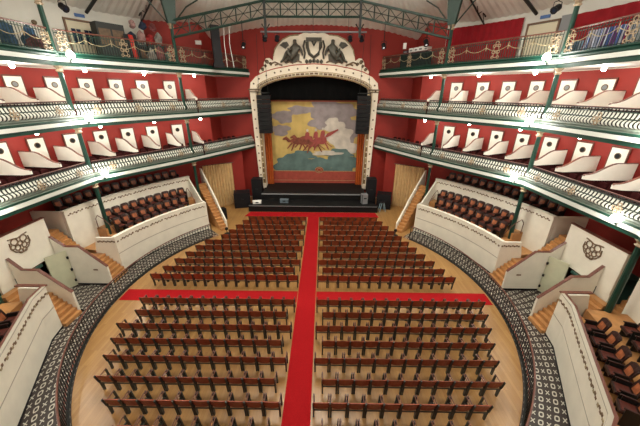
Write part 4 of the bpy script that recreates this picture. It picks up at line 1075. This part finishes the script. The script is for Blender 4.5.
for k in range(4): spots.append((-51.3+2.2*k, 13.32, 0, (0.25, 0.24, 0.40+0.06*(k % 3)), 'in front of the flight cases'))
for k in range(4): spots.append((-52.0+2.15*k, 14.0, 1.10, (0.23, 0.23, 0.34+0.07*(k % 2)), 'on top of the flight cases'))
for k in range(3): spots.append((-51.3+2.4*k, 14.02, 1.94, (0.22, 0.20, 0.24), 'at the top of the heap'))
cs = [2, 1, 0, 5, 3, 6, 4, 1, 6, 3, 0, 4, 2, 1, 0]
for i, (az, R, dz, r, wh) in enumerate(spots):
    k = sum(1 for q in spots[:i] if q[4] == wh)
    o = bundle(P(az, R, TFL[2]+dz), r, CLM[cs[i]], 50+i); tag(o, f'{CLN[cs[i]]} costume bundle {wh}, {ordinal(k+1)} from the prop crate', 'bundle', 'costume bundles on the left upper balcony')
for i, (az, c, lab) in enumerate(((-72.6, (0.04, 0.10, 0.20), 'blue'), (-76.4, (0.03, 0.07, 0.13), 'dark blue'), (-74.6, (0.12, 0.04, 0.05), 'wine red'))):
    o = bundle(P(az, 13.1+1.0*(i < 2), TFL[2]), (0.38, 0.30, 0.66 if i < 2 else 0.4), mat('heap_'+lab.replace(' ', '_'), c, 0.8, var=0.3), 80+i); tag(o, f'{lab} costume bundle behind the railing at the edge, left upper balcony', 'bundle', 'costume bundles on the left upper balcony')
# striped cloths behind the right railing
def striped_cloth(a0, a1, z0, z1, cols, label):
    b = MB(); N = 48; ms = [mat('stripe_%d_%s' % (i, label[:4]), c, 0.7) for i, c in enumerate(cols)]
    for i in range(N):
        f = lambda k: 12.95+0.06*sin(k*0.9)
        A, B = a0+(a1-a0)*i/N, a0+(a1-a0)*(i+1)/N
        b.face([P(A, f(i), z0), P(B, f(i+1), z0), P(B, f(i+1)+0.1, z1), P(A, f(i)+0.1, z1)], ms[(i//3) % len(ms)])
    return tag(b.build('striped_cloth'), label, 'cloth')
striped_cloth(75.4, 82.5, TFL[2]+0.05, 12.10, [(0.45, 0.5, 0.62), (0.06, 0.10, 0.32), (0.5, 0.5, 0.56), (0.12, 0.03, 0.16)], 'blue and white striped cloth stored behind the right upper railing')
striped_cloth(71.0, 75.2, TFL[2]+0.05, 11.75, [(0.25, 0.36, 0.48), (0.40, 0.46, 0.52), (0.20, 0.30, 0.42)], 'pale blue cloth heaped behind the right upper railing')
striped_cloth(82.8, 90.0, TFL[2]+0.05, 12.20, [(0.3, 0.32, 0.34), (0.10, 0.11, 0.15)], 'grey cloth stored behind the right upper railing at its end')

# ------------------------------------------------------------------ things around the stage
def case(name, c, size, rz, m, label, cat='case'):
    root = empty(name, (c[0], c[1], c[2]), rz, label, cat)
    b = MB(); b.box((0, 0, size[2]/2), size, m); body = b.build('body', root)
    for x in (-1, 1):
        for y in (-1, 1):
            b = MB(); b.box((x*(size[0]/2), y*(size[1]/2), size[2]/2), (0.03, 0.03, size[2]*1.005), M_IRON if m is not M_GREY else M_BLACK); b.build('corner_trim', root)
    b = MB(); b.box((0, -size[1]/2-0.01, size[2]*0.6), (0.25, 0.02, 0.10), M_IRON); b.build('handle', body)
    return root
case('subwoofer', (-6.35, 12.35, 0), (1.35, 1.1, 1.35), 0.25, M_BLACK, 'low black subwoofer cabinet standing left of the stage', 'speaker')
case('speaker_stack', (-5.18, 13.5, 0), (0.85, 0.85, 2.25), 0.0, M_BLACK, 'tall black speaker stack against the left foot of the arch', 'speaker')
case('subwoofer', (6.25, 12.3, 0), (1.2, 0.9, 1.35), -0.25, M_BLACK, 'low black subwoofer cabinet standing right of the stage', 'speaker')
case('speaker_stack', (5.18, 13.2, 0), (0.8, 0.8, 2.45), 0.0, M_BLACK, 'tall black speaker stack against the right foot of the arch', 'speaker')
case('monitor_speaker', (-2.55, 11.95, 0.535), (0.75, 0.4, 0.28), 0.0, M_BLGREY, 'small blue grey monitor box on the low platform in front of the stage', 'speaker')
case('monitor_speaker', (-4.9, 11.7, 0.535), (0.75, 0.45, 0.2), 0.2, M_PAPER, 'pale flat box at the left corner of the low platform', 'box')
case('monitor_speaker', (4.45, 11.9, 0.535), (0.5, 0.45, 0.85), 0.2, M_GREY, 'grey upright box at the right corner of the low platform', 'box')
# folding stool with blue legs
root = empty('folding_stool', (5.95, 11.4, 0), 0.2, 'black folding stool with pale blue legs beside the right stage corner', 'stool')
b = MB(); b.box((0, 0, 0.86), (0.5, 0.4, 0.06), M_BLACK); b.build('seat', root)
for x in (-1, 1):
    for y in (-1, 1):
        b = MB(); b.tube([(x*0.1, y*0.14, 0.84), (x*0.26, y*0.18, 0.0)], 0.03, mat('pale_blue_paint', (0.30, 0.45, 0.52), 0.4), 6); b.build('leg', root)
case('waste_bin', (-7.15, 9.35, 0.004), (0.45, 0.45, 0.95), R_(42), M_BLACK, 'black box standing at the foot of the left stage stairs', 'box')
for s, sd in SIDES:
    root = empty('floor_stand', (s*6.05, 6.75, 0.004), 0, f'small dark stand on the floor where the {sd} railing ends', 'stand')
    b = MB(); b.lathe([(0.22, 0), (0.22, 0.04), (0.05, 0.08)], (0, 0, 0), M_BLACK, 10); b.build('base', root)
    b = MB(); b.lathe([(0.03, 0.08), (0.03, 0.35), (0.12, 0.36), (0.10, 0.5)], (0, 0, 0), M_BLACK, 8); b.build('post', root)
